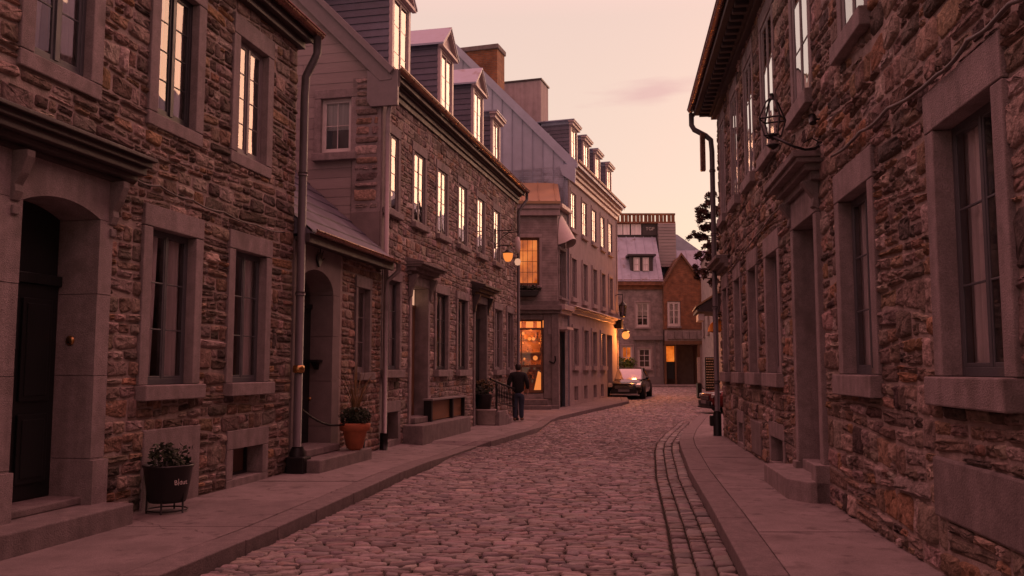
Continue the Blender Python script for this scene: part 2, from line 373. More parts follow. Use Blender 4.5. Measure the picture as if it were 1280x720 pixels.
PAL_B=[((.29,.235,.21),5),((.24,.19,.175),5),((.34,.28,.25),4),((.27,.18,.14),2.5),((.17,.135,.12),3)]
def pick_cols(n,pal,rng=RNG):
    w=np.array([p[1] for p in pal],float);w/=w.sum(); c=np.array([p[0] for p in pal])
    k=rng.choice(len(pal),n,p=w); out=c[k]*1.12*rng.uniform(.72,1.28,(n,1))*rng.uniform(.94,1.06,(n,3)); return out
def grid_with_holes(mb,x0,x1,z0,z1,holes,y=0,mi=0):
    xs=sorted(set([x0,x1]+[min(max(v,x0),x1) for h in holes for v in h[:2]])); zs=sorted(set([z0,z1]+[min(max(v,z0),z1) for h in holes for v in h[2:4]]))
    for i in range(len(xs)-1):
        for j in range(len(zs)-1):
            cx,cz=(xs[i]+xs[i+1])/2,(zs[j]+zs[j+1])/2
            if any(h[0]<cx<h[1] and h[2]<cz<h[3] for h in holes): continue
            mb.add([(xs[i],y,zs[j]),(xs[i+1],y,zs[j]),(xs[i+1],y,zs[j+1]),(xs[i],y,zs[j+1])],[(0,1,2,3)],mi)
# ------------------------------------------------------------------ facades
class Facade:
    """local x along the wall (right as seen from outside), y into the building, z up from its base"""
    def __init__(s,O,direction,root=None,label=None,name=None,cat='house',group=None):
        s.O=Vector(O); s.d=Vector((direction[0],direction[1],0)).normalized(); s.n=Vector((s.d.y,-s.d.x,0))  # outward
        s.rz=math.atan2(s.d.y,s.d.x)
        s.root=root or thing(name,label,cat,s.O,s.rz,group)
        s.holes=[]; s.blocks=[]
    def loc(s,px,py,off=0.0):
        d=Vector(ray(px,py)); c=Vector((0,0,CAMZ)); O=s.O+s.n*off
        t=s.n.dot(O-c)/s.n.dot(d); P=c+d*t; q=P-s.O
        return q.dot(s.d), q.z
    def X(s,px,py=462,off=0.0): return s.loc(px,py,off)[0]
    def Z(s,px,py,off=0.0): return s.loc(px,py,off)[1]
    def W(s,x,y,z):
        return s.O+s.d*x-s.n*y+Vector((0,0,z))
def window(F,x0,x1,z0,z1,cols=2,rows=3,depth=.2,sw=.16,lint=.24,sill=.17,proud=.045,frame='paint_grey',stone='dressed',curtain=1,
           muntin=.016,lit=None,fw=.05,sillproud=.09,room=True,leaf=True,low=True,parent=None,mid=True,sillext=.0,flat=False,glass='glass'):
    R=parent or F.root
    F.holes.append((x0-.02,x1+.02,z0-.02,z1+.02)); 
    if sw>0: F.blocks.append((x0-sw+.02,x1+sw-.02,z0-sill+.02,z1+lint-.02))
    y0=depth; y1=depth+.06
    w=MB()
    # outer frame
    w.box(x0,x0+fw,y0,y1,z0,z1).box(x1-fw,x1,y0,y1,z0,z1).box(x0+fw,x1-fw,y0,y1,z0,z0+fw*1.3).box(x0+fw,x1-fw,y0,y1,z1-fw,z1)
    a0,a1,b0,b1=x0+fw,x1-fw,z0+fw*1.3,z1-fw
    xm=(a0+a1)/2; leaves=[(a0,a1)]
    lw=.022 if flat else .034; mw=.022 if flat else .03; pf=.004 if flat else .008; pg=.012 if flat else .022
    if leaf and mid:
        w.box(xm-mw,xm+mw,y0-(.002 if flat else .01),y1-.002,b0,b1); leaves=[(a0,xm-mw),(xm+mw,a1)]
    panes=MB()
    for q0,q1 in leaves:
        yy0,yy1=y0+pf,y1-.006
        w.box(q0,q0+lw,yy0,yy1,b0,b1).box(q1-lw,q1,yy0,yy1,b0,b1).box(q0+lw,q1-lw,yy0,yy1,b0,b0+lw*1.3).box(q0+lw,q1-lw,yy0,yy1,b1-lw,b1)
        c0,c1,d0,d1=q0+lw,q1-lw,b0+lw*1.3,b1-lw
        nc=cols if not (leaf and mid) else max(1,cols//2)
        for r in range(rows):
            za=d0+(d1-d0)*r/rows; zb=d0+(d1-d0)*(r+1)/rows
            if r>0: w.box(c0,c1,y0+pg-.008,y0+pg+.012,za-muntin/2,za+muntin/2)
            for c in range(nc):
                xa=c0+(c1-c0)*c/nc; xb=c0+(c1-c0)*(c+1)/nc
                if r==0 and c>0: w.box(xa-muntin/2,xa+muntin/2,y0+pg-.007,y0+pg+.013,d0,d1)
                t=random.uniform(-.008,.008); u=random.uniform(-.006,.006); hx=(xb-xa)/2; hz=(zb-za)/2; yc=y0+pg
                panes.add([(xa,yc-t*hx-u*hz,za),(xb,yc+t*hx-u*hz,za),(xb,yc+t*hx+u*hz,zb),(xa,yc-t*hx+u*hz,zb)],[(0,1,2,3)])
    wo=w.build('window',M[frame],R,bevel=.004 if low else 0)
    panes.build('pane',M[glass],wo)
    if sw>0:
        s=MB(); yb=depth+.05
        s.box(x0-sw,x1+sw,-proud-.004,yb,z1,z1+lint)
        s.box(x0-sw,x0,-proud,yb,z0,z1-.006).box(x1,x1+sw,-proud,yb,z0,z1-.006)
        s.build('surround',M[stone],wo,bevel=.009 if low else 0)
    if sill>0:
        s=MB(); e=max(sw,.05)+sillext
        s.box(x0-e,x1+e,-proud-sillproud,depth+.05,z0-sill,z0-.004)
        s.build('sill',M[stone],wo,bevel=.012 if low else 0)
    if room:
        r=MB(); ex=.03; yr=depth+.062; yd=depth+ (1.1 if lit is None else .16)
        X0,X1,Z0,Z1=x0-.0,x1+.0,z0,z1
        vs=[(X0,yr,Z0),(X1,yr,Z0),(X1,yr,Z1),(X0,yr,Z1),(X0-ex,yd,Z0-.1),(X1+ex,yd,Z0-.1),(X1+ex,yd,Z1+.1),(X0-ex,yd,Z1+.1)]
        r.add(vs,[(0,1,5,4),(1,2,6,5),(2,3,7,6),(3,0,4,7)],0); r.add([vs[4],vs[5],vs[6],vs[7]],[(0,1,2,3)],1 if lit else 0)
        r.build('room',[M['interior'],M[lit] if lit else M['interior']],wo)
    if curtain:
        c=MB(); yc=depth+.085
        def drape(u0,u1,tail):
            n=14; vs=[]
            for i in range(n+1):
                t=i/n; x=u0+(u1-u0)*t; yy=yc+.018*math.sin(t*n*1.35+u0*9)
                xb=x if not tail else u0+(u1-u0)*(t*.8 if tail>0 else .2+t*.8)
                vs+= [(xb,yy,z0+.03),(x,yy,z1-.03)]
            c.add(vs,[(2*i,2*i+2,2*i+3,2*i+1) for i in range(n)],0,None,True)
        W_=x1-x0
        if curtain==1:
            k=random.uniform(.36,.46); drape(x0+.02,x0+W_*k,1); drape(x1-W_*k,x1-.02,-1)
        elif curtain==2: drape(x0+.02,x1-.02,0)
        elif curtain==3:
            vs=[(x0,yc,z0+(z1-z0)*.45),(x1,yc,z0+(z1-z0)*.45),(x1,yc,z1),(x0,yc,z1)]; c.add(vs,[(0,1,2,3)])
        c.build('curtain',M['curtain'],wo)
    return wo
def basement_opening(F,x0,x1,z0,z1,sw=.13,stone='dressed',parent=None,depth=.2,proud=.03,glazed='interior'):
    F.holes.append((x0-.02,x1+.02,z0-.02,z1+.02)); F.blocks.append((x0-sw+.02,x1+sw-.02,z0-sw+.02,z1+sw+.06))
    w=MB().box(x0,x0+.03,depth,depth+.04,z0,z1).box(x1-.03,x1,depth,depth+.04,z0,z1).box(x0+.03,x1-.03,depth,depth+.04,z0,z0+.03).box(x0+.03,x1-.03,depth,depth+.04,z1-.03,z1)
    w.box(x0,x1,depth+.05,depth+.07,z0,z1,1)
    o=w.build('basement_window',[M['paint_dark'],M[glazed]],parent or F.root)
    s=MB(); yb=depth+.08
    s.box(x0-sw,x1+sw,-proud-.003,yb,z1,z1+sw+.08).box(x0-sw,x0,-proud,yb,z0,z1-.004).box(x1,x1+sw,-proud,yb,z0,z1-.004).box(x0-sw,x1+sw,-proud-.002,yb,z0-sw,z0-.004)
    s.build('surround',M[stone],o,bevel=.008); return o
def stone_wall(F,x0,x1,z0,z1,depth,mats,quads_args,pal,nseg=14,hr=(.012,.04),bev=.02,stone_x=None,stone_z=None,rough=.005,back=True,extra_low=.3,irr=.12,name='wall',open0=False):
    """mortar face with openings, closed back and ends, and rubble stones standing proud of the mortar"""
    mb=MB()
    grid_with_holes(mb,x0,x1,z0-extra_low,z1,F.holes,0,0)
    Z0=z0-extra_low
    vs=[(x0,0,Z0),(x1,0,Z0),(x1,depth,Z0),(x0,depth,Z0),(x0,0,z1),(x1,0,z1),(x1,depth,z1),(x0,depth,z1)]
    mb.add(vs,[(1,2,6,5),(2,3,7,6)]+([] if open0 else [(3,0,4,7)]),0)
    sx=stone_x or (x0,x1); sz=stone_z or (z0,z1)
    if quads_args is not None:
        Q=course_quads(sx[0],sx[1],sz[0],sz[1],F.blocks,**quads_args)
        h=RNG.uniform(hr[0],hr[1],len(Q))
        V,Fc=pillow_geo(Q,h,nseg,bev,rough,irr=irr)
        W=np.stack([V[:,:,0],-V[:,:,2],V[:,:,1]],axis=2)
        mb.pile(W,Fc,pick_cols(len(Q),pal),1)
    return mb.build(name,mats,F.root)
def gutter(parent,F,x0,x1,z,off,r=.07,mat='copper',name='gutter'):
    """half round gutter under the roof edge"""
    m=MB(); n=8; vs=[]
    for x in (x0,x1):
        for k in range(n+1):
            a=math.pi*k/n; vs.append((x,-off-r*math.cos(a),z-r*math.sin(a)))
    m.add(vs,[(k,k+1,k+1+n+1,k+n+1) for k in range(n)],0,None,True)
    m.tube([(x0,-off-r,z),(x1,-off-r,z)],.014,6); m.tube([(x0,-off+r,z),(x1,-off+r,z)],.01,6)
    return m.build(name,M[mat],parent)
def roof_slabs(mb,x0,x1,ye0,ze,yr,zr_,ye1,th=.12,mi=0):
    mb.prism([(ye0,ze),(yr,zr_),(yr,zr_-th),(ye0,ze-th)],x0,x1,'x',mi); mb.prism([(ye1,ze),(yr,zr_),(yr,zr_-th),(ye1,ze-th)],x0,x1,'x',mi); return mb
def arc_pts(cx,cz,rx,rz,a0,a1,n):
    return [(cx+rx*math.cos(math.radians(a0+(a1-a0)*i/n)),cz+rz*math.sin(math.radians(a0+(a1-a0)*i/n))) for i in range(n+1)]
def arch_surround(mb,x0,x1,zb,zs,zc,X0,X1,Z1,yf,yb,n=18,kind='segment'):
    """stone plate X0..X1 up to Z1 with an arched opening x0..x1, springing zs, crown zc"""
    cx=(x0+x1)/2; hw=(x1-x0)/2; ri=zc-zs
    if kind=='segment':
        R=(hw*hw+ri*ri)/(2*ri); zc0=zc-R; A=math.degrees(math.asin(hw/R)); pts=[(cx+R*math.sin(math.radians(-A+2*A*i/n)),zc0+R*math.cos(math.radians(-A+2*A*i/n))) for i in range(n+1)]
    else: pts=arc_pts(cx,zs,-hw,ri,0,180,n)
    zz_=[zb,max(zb+.3,zb+(zs-zb)*.24),zb+(zs-zb)*.5,zb+(zs-zb)*.76,zs]
    for k in range(4):
        o_=.003*(k%2)
        mb.box(X0,x0,yf-o_,yb,zz_[k],zz_[k+1]-.006); mb.box(x1,X1,yf-o_,yb,zz_[k],zz_[k+1]-.006)
    top=[(X0+(X1-X0)*i/n,Z1) for i in range(n+1)]
    inner=[(X0,zs)]+pts+[(X1,zs)]; outer=[(X0,Z1-.0)]+top+[(X1,Z1)]
    vs=[]; 
    for (a,b),(c,d) in zip(inner,outer): vs+=[(a,yf,b),(c,yf,d),(a,yb,b),(c,yb,d)]
    fs=[]
    for i in range(len(inner)-1):
        p=4*i;q=p+4
        fs+=[(p,q,q+1,p+1),(p,p+2,q+2,q)]
        fs+=[(p+1,q+1,q+3,p+3)]
    fs+=[(0,1,3,2)]; e=4*(len(inner)-1); fs+=[(e,e+2,e+3,e+1)]
    mb.add(vs,fs); return pts
def boards(mb,x0,x1,z0,z1,h=.2,y=0,tilt=.012,mi=0,cut=None,rnd=random,rng_w=(2.5,5),vary=.12):
    """horizontal siding boards, each slightly tilted, optionally trimmed by cut(z)->(xa,xb)"""
    z=z0
    while z<z1-.02:
        zt=min(z+h*rnd.uniform(.9,1.1),z1)
        a0,a1=(x0,x1); b0,b1=(x0,x1)
        if cut: a0,a1=cut(z); b0,b1=cut(zt)
        if a1-a0<.05: break
        x=a0; first=True
        while x<a1-.01:
            xe=min(x+rnd.uniform(*rng_w),a1)
            if a1-xe<.6: xe=a1
            k=rnd.uniform(1-vary,1+vary)
            xt0=b0 if first else x; xt1=b1 if xe>=a1 else xe
            vs=[(x,y-tilt,z),(xe-.004,y-tilt,z),(xt1-.004,y,zt),(xt0,y,zt),(x,y+.01,z),(xe-.004,y+.01,z)]
            mb.add(vs,[(0,1,2,3),(0,4,5,1)],mi,(k,k,k)); x=xe; first=False
        z=zt
def text_mesh(name,body,size,mat,parent,loc,rot,ext=.002):
    cu=bpy.data.curves.new(name,'FONT'); cu.body=body; cu.size=size; cu.extrude=ext; cu.align_x='CENTER'; cu.align_y='CENTER'
    t=bpy.data.objects.new('tmp',cu); COL.objects.link(t); dg=bpy.context.evaluated_depsgraph_get(); dg.update()
    me=bpy.data.meshes.new_from_object(t.evaluated_get(dg)); bpy.data.objects.remove(t); me.materials.clear(); me.materials.append(mat)
    o=bpy.data.objects.new(name,me); COL.objects.link(o); o.parent=parent; o.location=loc; o.rotation_euler=rot; return o
def regraft(tmp,Fa,Fb):
    '''hand the pieces built in facade frame Fa over to the house whose root is Fb.root'''
    Ma=Matrix.Translation(Fa.O)@Matrix.Rotation(Fa.rz,4,'Z'); Mb=Matrix.Translation(Fb.O)@Matrix.Rotation(Fb.rz,4,'Z')
    D=Mb.inverted()@Ma
    for o in [o for o in COL.objects if o.parent==tmp]:
        o.parent=Fb.root; o.location=D.translation; o.rotation_euler=D.to_euler()
    bpy.data.objects.remove(tmp)
# ================================================================== right stone house
Bc=G(905,545); Ac=G(1177,716)
R1=Facade((Bc.x,Bc.y,.12),(Ac-Bc),name='stone_house',label='rubble stone house with a long row of windows along the right-hand pavement',cat='house')
r1len=27.0
P=lambda a,b,y=300:(R1.X(a,y),R1.X(b,y))
Zs=R1.Z(1178,470)-.0; Zl=R1.Z(1178,158); Us=4.99-.12; Ul=7.08-.12
rows_low=[('G6',P(904,909)),('G5',P(918.5,925.5)),('G4',P(936.5,946)),('G3',P(959,973.5)),('G2',P(1054,1091.5)),('G1',P(1179,1256))]
print('R1',Zs,Zl,[(n,round(a,2),round(b,2)) for n,(a,b) in rows_low])
low=[(a,b) for _,(a,b) in rows_low]
dd=P(996.5,1023)
for i,(a,b) in enumerate(low+[(low[-1][1]+1.6,low[-1][1]+2.6)]):
    window(R1,a,b,Zs,Zl,rows=3,glass='glass_clear',flat=True,depth=.09,sw=.17 if i>2 else .14,lint=.30,sill=.21,frame='paint_mauve' if i<4 else 'paint_grey',curtain=1,sillproud=.08,low=True)
ups=[(low[0][0]-.0,low[0][1]),low[1],low[2],low[3],P(993.5,1014,100),P(1054,1084,20),(low[5][0],low[5][1])]
for i,(a,b) in enumerate(ups):
    window(R1,a,b,Us,Ul,rows=3,flat=True,depth=-.012,proud=.03,sw=.15,lint=.26,sill=.19,frame='paint_mauve',curtain=1,sillproud=.09)
for n in (1,3):
    a,b=low[n]; c=(a+b)/2; basement_opening(R1,c-.3 if n==1 else a,c+.3 if n==1 else b,.1,.48,sw=.15)
# blank dressed stones let into the rubble
for (a,b,z0,z1) in ((low[2][0]-.1,low[2][1]+.1,.05,.62),(R1.X(1172,600),R1.X(1290,600),.42,.86)):
    MB().box(a,b,-.035,.1,z0,z1).build('stone_panel',M['dressed_dark'],R1.root,bevel=.02); R1.blocks.append((a,b,z0,z1))
# door with deep reveal
a,b=dd; dt=3.46-.12; db=.36
R1.holes.append((a-.02,b+.02,-.3,dt)); R1.blocks.append((a-.17,b+.2,-.3,dt+.62))
dr=MB(); Y=.62
dr.box(a+.02,b-.02,Y,Y+.05,db,dt)
for z0,z1 in ((db+.2,db+.95),(db+1.1,db+2.1)):
    for x0,x1 in ((a+.12,(a+b)/2-.04),((a+b)/2+.04,b-.12)): dr.box(x0,x1,Y-.02,Y+.01,z0,z1)
door=dr.build('door',M['door_dark'],R1.root,bevel=.008)
MB().tube([(a+.18,Y-.06,db+1.0),(a+.18,Y,db+1.0)],.03,8).build('handle',M['brass'],door)
s=MB(); s.box(a-.17,a,-.06,Y+.1,.32,dt-.004).box(b,b+.17,-.06,Y+.1,.32,dt-.004).box(a-.17,b+.17,-.065,Y+.1,dt,dt+.36)
s.box(a-.22,a+.0,-.1,.3,-.2,.32).box(b-.02,b+.22,-.16,.4,-.2,.42)
s.build('door_surround',M['dressed'],door,bevel=.01)
h=MB()
for k,(z0,z1,p) in enumerate(((dt+.36,dt+.46,.12),(dt+.46,dt+.54,.2),(dt+.54,dt+.6,.3),(dt+.6,dt+.68,.34))): h.box(a-.2-p*.6,b+.2+p*.6,-p,.06,z0,z1)
for cx in (a-.12,b+.12):
    h.prism([(-.02,dt+.02),(-.1,dt+.06),(-.08,dt+.16),(-.2,dt+.34),(-.2,dt+.36),(-.02,dt+.36)],cx-.07,cx+.07,'x')
for k in range(6): 
    x=a+(b-a)*(k+.5)/6; h.box(x-.05,x+.05,-.27,-.06,dt+.68,dt+.73)
h.build('door_hood',M['dressed_dark'],door,bevel=.008)
MB().lathe([(.0,0),(.035,0),(.035,.02),(.02,.03)],n=12).build('door_bell',M['brass'],door,loc=(a-.0+.004,.35,1.55)).rotation_euler=(0,math.radians(90),0)
st=MB(); xa=R1.X(972,581); xb=R1.X(1040,600)
st.prism([(a-.55,0),(a-.55,-.42),(b-.1,-.42),(b+.22,-.22),(b+.22,0)],-.02,.235,'z'); st.prism([(a-.51,0),(a-.51,-.38),(b-.12,-.38),(b+.18,-.2),(b+.18,0)],-.15,-.02,'z')
st.box(a-.0,b,-.02,.6,-.1,.36-.002)
stp=st.build('step',M['dressed'],R1.root,bevel=.015)
# corner corbel over the farthest window
h=MB(); g0,g1=low[0]
for z0,z1,p in ((3.5,3.58,.1),(3.58,3.68,.2),(3.68,3.76,.28)): h.box(-.25-p*.2,g1+.25,-p,.05,z0+.18,z1+.18)
h.build('stone_hood',M['dressed_dark'],R1.root,bevel=.01)
eaz=7.6-.12
stone_wall(R1,0,r1len,0,eaz,10.0,[M['mortar'],M['stone']],dict(ch=(.1,.27),wr=(.13,.5),gap=.012,amp=.04,split=.5,rnd=random.Random(5),big=.12),PAL_A,nseg=20,hr=(.008,.04),bev=.026,stone_x=(0.02,18.5),rough=.007,irr=.1)
# eaves: soffit with moulded frieze, fascia, roof
e=MB(); ov=.5
e.box(-.12,r1len,-ov,.1,eaz,eaz+.04)
e.box(-.02,r1len,-.14,.0,eaz-.14,eaz).box(-.04,r1len,-.2,-.0,eaz-.07,eaz-.002)
x=.1
while x<18: e.box(x,x+.11,-.42,-.2,eaz-.1,eaz-.002); x+=.3
e.box(-.14,r1len,-ov-.03,-ov,eaz-.02,eaz+.14)
ev=e.build('eaves',M['cornice_dark'],R1.root,bevel=.008)
gutter(R1.root,R1,-.18,r1len,eaz+.16,ov+.09,.075)
r=MB(); r.prism([(-ov-.05,eaz+.12),(5,eaz+4.9),(10.6,eaz+.12)],-.15,r1len,'x'); r.build('roof',M['roof_metal'],R1.root)
# down pipe at the far corner
dp=MB(); ox=-.02
dp.tube([(ox-.1,-ov-.08,eaz+.06),(ox-.1,-ov-.08,eaz-.22),(ox-.08,-ov-.02,eaz-.34),(ox-.05,-.26,eaz-.5),(ox,-.15,eaz-.62),(ox,-.13,eaz-.9),(ox,-.13,.3)],.062,10)
for z in (1.2,2.9,4.6,6.1): dp.tube([(ox,-.13,z),(ox,-.13,z+.05)],.075,10)
dpo=dp.build('downpipe',M['pipe'],R1.root)
MB().tube([(ox,-.14,.0),(ox,-.14,.5),(ox,-.14,.56)],[.095,.095,.07],10).box(ox-.16,ox+.02,-.3,-.1,.22,.46).build('pipe_boot',M['iron'],dpo,bevel=.02)
MB().box(ox-.1,ox+.04,-.4,-.28,eaz-1.35,eaz-.45).build('hopper',M['copper'],dpo,bevel=.02)
# cable stapled along the wall
def wallcable(F,pxs,off=.06,r=.012,seed=1,name='cable'):
    rr=random.Random(seed); pts=[]
    ll=[F.loc(px,py,off) for px,py in pxs]
    for i in range(len(ll)-1):
        for k in range(8):
            t=k/8; pts.append((ll[i][0]*(1-t)+ll[i+1][0]*t,-off+rr.uniform(-.004,.004),ll[i][1]*(1-t)+ll[i+1][1]*t-.03*math.sin(math.pi*t)))
    pts.append((ll[-1][0],-off,ll[-1][1]))
    return MB().tube(pts,r,6).build(name,M['cable'],F.root)
wallcable(R1,[(911,340),(930,312),(942,298),(965,268),(985,245)],.06,.012,2)
wallcable(R1,[(1040,195),(1075,165),(1110,135),(1170,95),(1210,50),(1262,4),(1330,-40)],.07,.016,3)
# ================================================================== left stone house
B=G(358,591); sl=.1955
B1=Facade((B.x-(B.y+8)*sl,-8,.12),(sl,1),name='stone_house',label='rubble stone house at near left with a dark arched doorway under a black cornice',cat='house')
end1=B1.X(362,500)
q=lambda a,b,y=300:(B1.X(a,y),B1.X(b,y))
z0,z1=B1.Z(187,481),B1.Z(187,283)
print('B1',z0,z1,end1,q(187,242),q(292,331))
gl=[q(187,242),q(292,331)]
for a,b in gl: window(B1,a,b,z0,z1,rows=3,glass='glass_clear',flat=True,depth=.07,sw=.16,lint=.24,sill=.17,frame='paint_grey',curtain=1)
uu=[q(38,111,70),q(195,243,100),q(295,331,150)]
for i,(a,b) in enumerate(uu): window(B1,a,b,4.46-.12,6.03-.12,rows=3 if i==0 else 4,depth=.05,sw=.17,lint=.26,sill=.001 if 0 else .16,frame='paint_dark' if i==1 else ('paint_grey' if i==0 else 'paint_mauve'),curtain=1,sillproud=.0)
a,b=q(289,326,570); basement_opening(B1,a,b,.1,.48,sw=.16)
a,b=q(175,246,590); MB().box(a,b,-.035,.1,-.05,.85).build('stone_panel',M['dressed'],B1.root,bevel=.015); B1.blocks.append((a+.02,b-.02,-.2,.83))
# arched doorway
da,db_=q(17,116.5,350); X0=da-.42; X1=B1.X(131,400)
B1.holes.append((da-.05,db_+.05,-.4,3.2)); B1.blocks.append((X0+.02,X1-.02,-.3,3.5))
dm=MB(); Y=.38; dz=.28
dm.box(da,db_,Y,Y+.06,dz,2.32)
dm.box(da,db_,Y-.04,Y+.04,2.32,2.42).box(da,db_,Y+.02,Y+.05,2.42,3.2)
for x0,x1 in ((da+.1,(da+db_)/2-.03),((da+db_)/2+.03,db_-.1)):
    for za,zb in ((dz+.15,dz+.8),(dz+.92,dz+1.9)):
        dm.box(x0,x1,Y-.025,Y+.01,za,zb); dm.box(x0+.05,x1-.05,Y-.035,Y+.0,za+.05,zb-.05)
door=dm.build('door',M['door_dark'],B1.root,bevel=.008)
MB().box((da+db_)/2-.34,(da+db_)/2-.12,Y-.052,Y-.03,1.34,1.39).build('letter_slot',M['brass'],door,bevel=.004)
MB().lathe([(.0,-.02),(.03,-.02),(.036,0),(.03,.02),(0,.02)],n=12,cap=False).build('door_knob',M['brass'],door,loc=((da+db_)/2-.2,Y-.06,1.1))
s=MB(); arch_surround(s,da,db_,-.1,2.99,3.1,X0,X1,3.42,-.05,Y+.1)
s.box(X0-.02,da+.01,-.09,Y-.1,-.1,.62).box(db_-.01,X1+.02,-.09,Y-.1,-.1,.62)
s.build('door_surround',M['dressed'],door,bevel=.006)
MB().lathe([(0,0),(.045,0),(.05,.012),(.02,.02),(0,.022)],n=14,cap=False).build('door_bell',M['brass'],door,loc=B1.loc(88,425)and(db_-.002,.22,B1.Z(100,425))).rotation_euler=(0,math.radians(-90),0)
h=MB(); ha,hb=X0-.15,X1+.12
for z0_,z1_,p in ((3.4,3.45,.08),(3.45,3.51,.18),(3.51,3.59,.26),(3.59,3.65,.31),(3.65,3.69,.36)): h.box(ha-p*.4,hb+p*.4,-p,.03,z0_,z1_)
h.prism([(.03,3.69),(-.36,3.69),(.03,3.78)],ha-.14,hb+.14,'x')
h.build('door_hood',M['cornice_dark'],door,bevel=.008)
for cx in (X1-.02,da-.1):
    h=MB().prism([(-.02,2.96),(-.07,2.96),(-.1,3.04),(-.09,3.1),(-.15,3.2),(-.2,3.34),(-.2,3.4),(-.02,3.4)],cx-.05,cx+.05,'x'); h.box(cx-.04,cx+.04,-.08,0,2.84,2.92); h.build('corbel',M['dressed_dark'],door,bevel=.008)
st=MB(); st.box(X0-.4,X1-.02,-.42,Y,-.2,.2).box(da-.02,db_+.02,.02,Y+.02,.2,.275); st.build('step',M['dressed_dark'],B1.root,bevel=.015)
eb=6.62-.12
stone_wall(B1,0,end1,0,eb,9.0,[M['mortar'],M['stone']],dict(ch=(.08,.2),wr=(.12,.46),gap=.012,amp=.035,split=.45,rnd=random.Random(9),big=.1),PAL_A,nseg=20,hr=(.008,.036),bev=.022,stone_x=(10.0,end1-.01),rough=.006,irr=.09)
e=MB(); ov=.55
ov=.2; e.box(0,end1+.1,-ov,.1,eb,eb+.04).box(0,end1+.02,-.12,0,eb-.12,eb).box(0,end1+.12,-ov-.03,-ov,eb-.02,eb+.14); e.build('eaves',M['cornice_dark'],B1.root,bevel=.008)
gutter(B1.root,B1,0,end1+.15,eb+.14,ov+.1,.08)
r=MB(); r.prism([(-ov-.05,eb+.12),(4.5,eb+4.6),(9.4,eb+.12)],0,end1+.12,'x'); r.build('roof',M['roof_metal'],B1.root)
dp=MB(); ox=end1-.02
dp.tube([(ox+.02,-ov-.12,eb+.06),(ox+.02,-ov-.12,eb-.2),(ox+.01,-ov-.08,eb-.3),(ox-.01,-.2,eb-.48),(ox-.02,-.16,eb-.58),(ox-.02,-.15,eb-.95),(ox-.02,-.15,.3)],.062,10)
for z in (2.6,4.4): dp.tube([(ox-.02,-.15,z),(ox-.02,-.15,z+.05)],.075,10)
dpo=dp.build('downpipe',M['pipe'],B1.root)
MB().tube([(ox-.02,-.16,-.02),(ox-.02,-.16,.3),(ox-.02,-.16,.38)],[.12,.12,.075],10).box(ox-.16,ox+.12,-.32,-.04,-.02,.24).build('pipe_boot',M['iron'],dpo,bevel=.02)
MB().lathe([(.07,0),(.085,.01),(.085,.1),(.07,.11)],n=12,cap=False).build('pipe_collar',M['brass'],dpo,loc=(ox-.02,-.15,B1.Z(360,466)))
wallcable(B1,[(168,223),(200,232),(240,250),(280,265),(320,281),(356,290)],.06,.011,5)
# ================================================================== low link building
C0=B1.W(end1,0,0); endm=B1.X(474,500)-end1
MD=Facade(C0,B1.d,name='stone_cottage',label='low stone link building with a round arched doorway and lean-to slate roof',cat='house')
ez=3.6-.12
aa,ab=MD.X(371,400),MD.X(414,400); zs_,zc_=2.85-.12,3.2-.12
print('MD',aa,ab,endm)
MD.holes.append((aa-.02,ab+.02,-.4,zc_+.02)); MD.blocks.append((-.1,ab+.45,-.3,ez))
s=MB(); arch_surround(s,aa,ab,-.1,zs_,zc_,.0,ab+.3,ez-.02,-.03,.42,kind='round')
door=MB().box(aa,ab,.36,.42,.3,2.5).box(aa,ab,.33,.4,2.5,2.58).box(aa+.12,(aa+ab)/2-.05,.34,.37,.5,1.2).box((aa+ab)/2+.05,ab-.12,.34,.37,.5,1.2).box(aa+.12,(aa+ab)/2-.05,.34,.37,1.35,2.35).box((aa+ab)/2+.05,ab-.12,.34,.37,1.35,2.35).build('door',M['door_dark'],MD.root,bevel=.006)
MB().box(aa,ab,.38,.4,2.58,zc_).build('fanlight',M['glass'],door)
s.build('door_surround',M['render'],door,bevel=.006)
sh=MB().box(ab-.19,ab,.14,.34,1.62,1.66).prism([(ab-.16,1.62),(ab,1.62),(ab,1.5)],.2,.28,'y'); sh.build('shelf_bracket',M['iron'],door)
MB().lathe([(0,0),(.03,0),(.03,.015),(0,.02)],n=10,cap=False).build('door_bell',M['brass'],door,loc=(ab-.001,.35,1.02)).rotation_euler=(0,math.radians(-90),0)
# iron cresting on the arch
ir=MB(); cx=(aa+ab)/2-.0
for k in range(-3,4):
    a=math.radians(90+k*16); ir.tube([(cx,-.05,zc_+.05),(cx+math.cos(a)*.12,-.06,zc_+.05+math.sin(a)*.16),(cx+math.cos(a)*.2,-.08,zc_+.04+math.sin(a)*.33*(1 if k%2==0 else .75))],[.014,.016,.004],6)
ir.lathe([(.0,0),(.03,.01),(.035,.04),(.0,.07)],cx,-.06,10); ir.build('iron_finial',M['iron'],door)
a,b=MD.X(444.5,420),MD.X(459.5,420)
window(MD,a,b,1.45,2.97,rows=3,flat=True,depth=.06,sw=.1,lint=.2,sill=.14,frame='paint_mauve',curtain=2,stone='dressed_dark',mid=False,leaf=False,cols=1)
stone_wall(MD,0,endm,0,ez,4.0,[M['mortar'],M['stone']],dict(ch=(.07,.16),wr=(.1,.34),gap=.014,amp=.02,split=.4,rnd=random.Random(21)),[((.25,.17,.13),4),((.2,.14,.11),4),((.28,.21,.17),3),((.16,.11,.09),3)],nseg=10,hr=(.01,.035),bev=.018,stone_x=(ab+.3,endm-.01),irr=.09)
st=MB(); st.box(aa-.25,ab+.62,-.52,0,-.2,.19).box(aa,ab,-.2,.5,.19,.31); st.build('step',M['dressed_dark'],MD.root,bevel=.02)
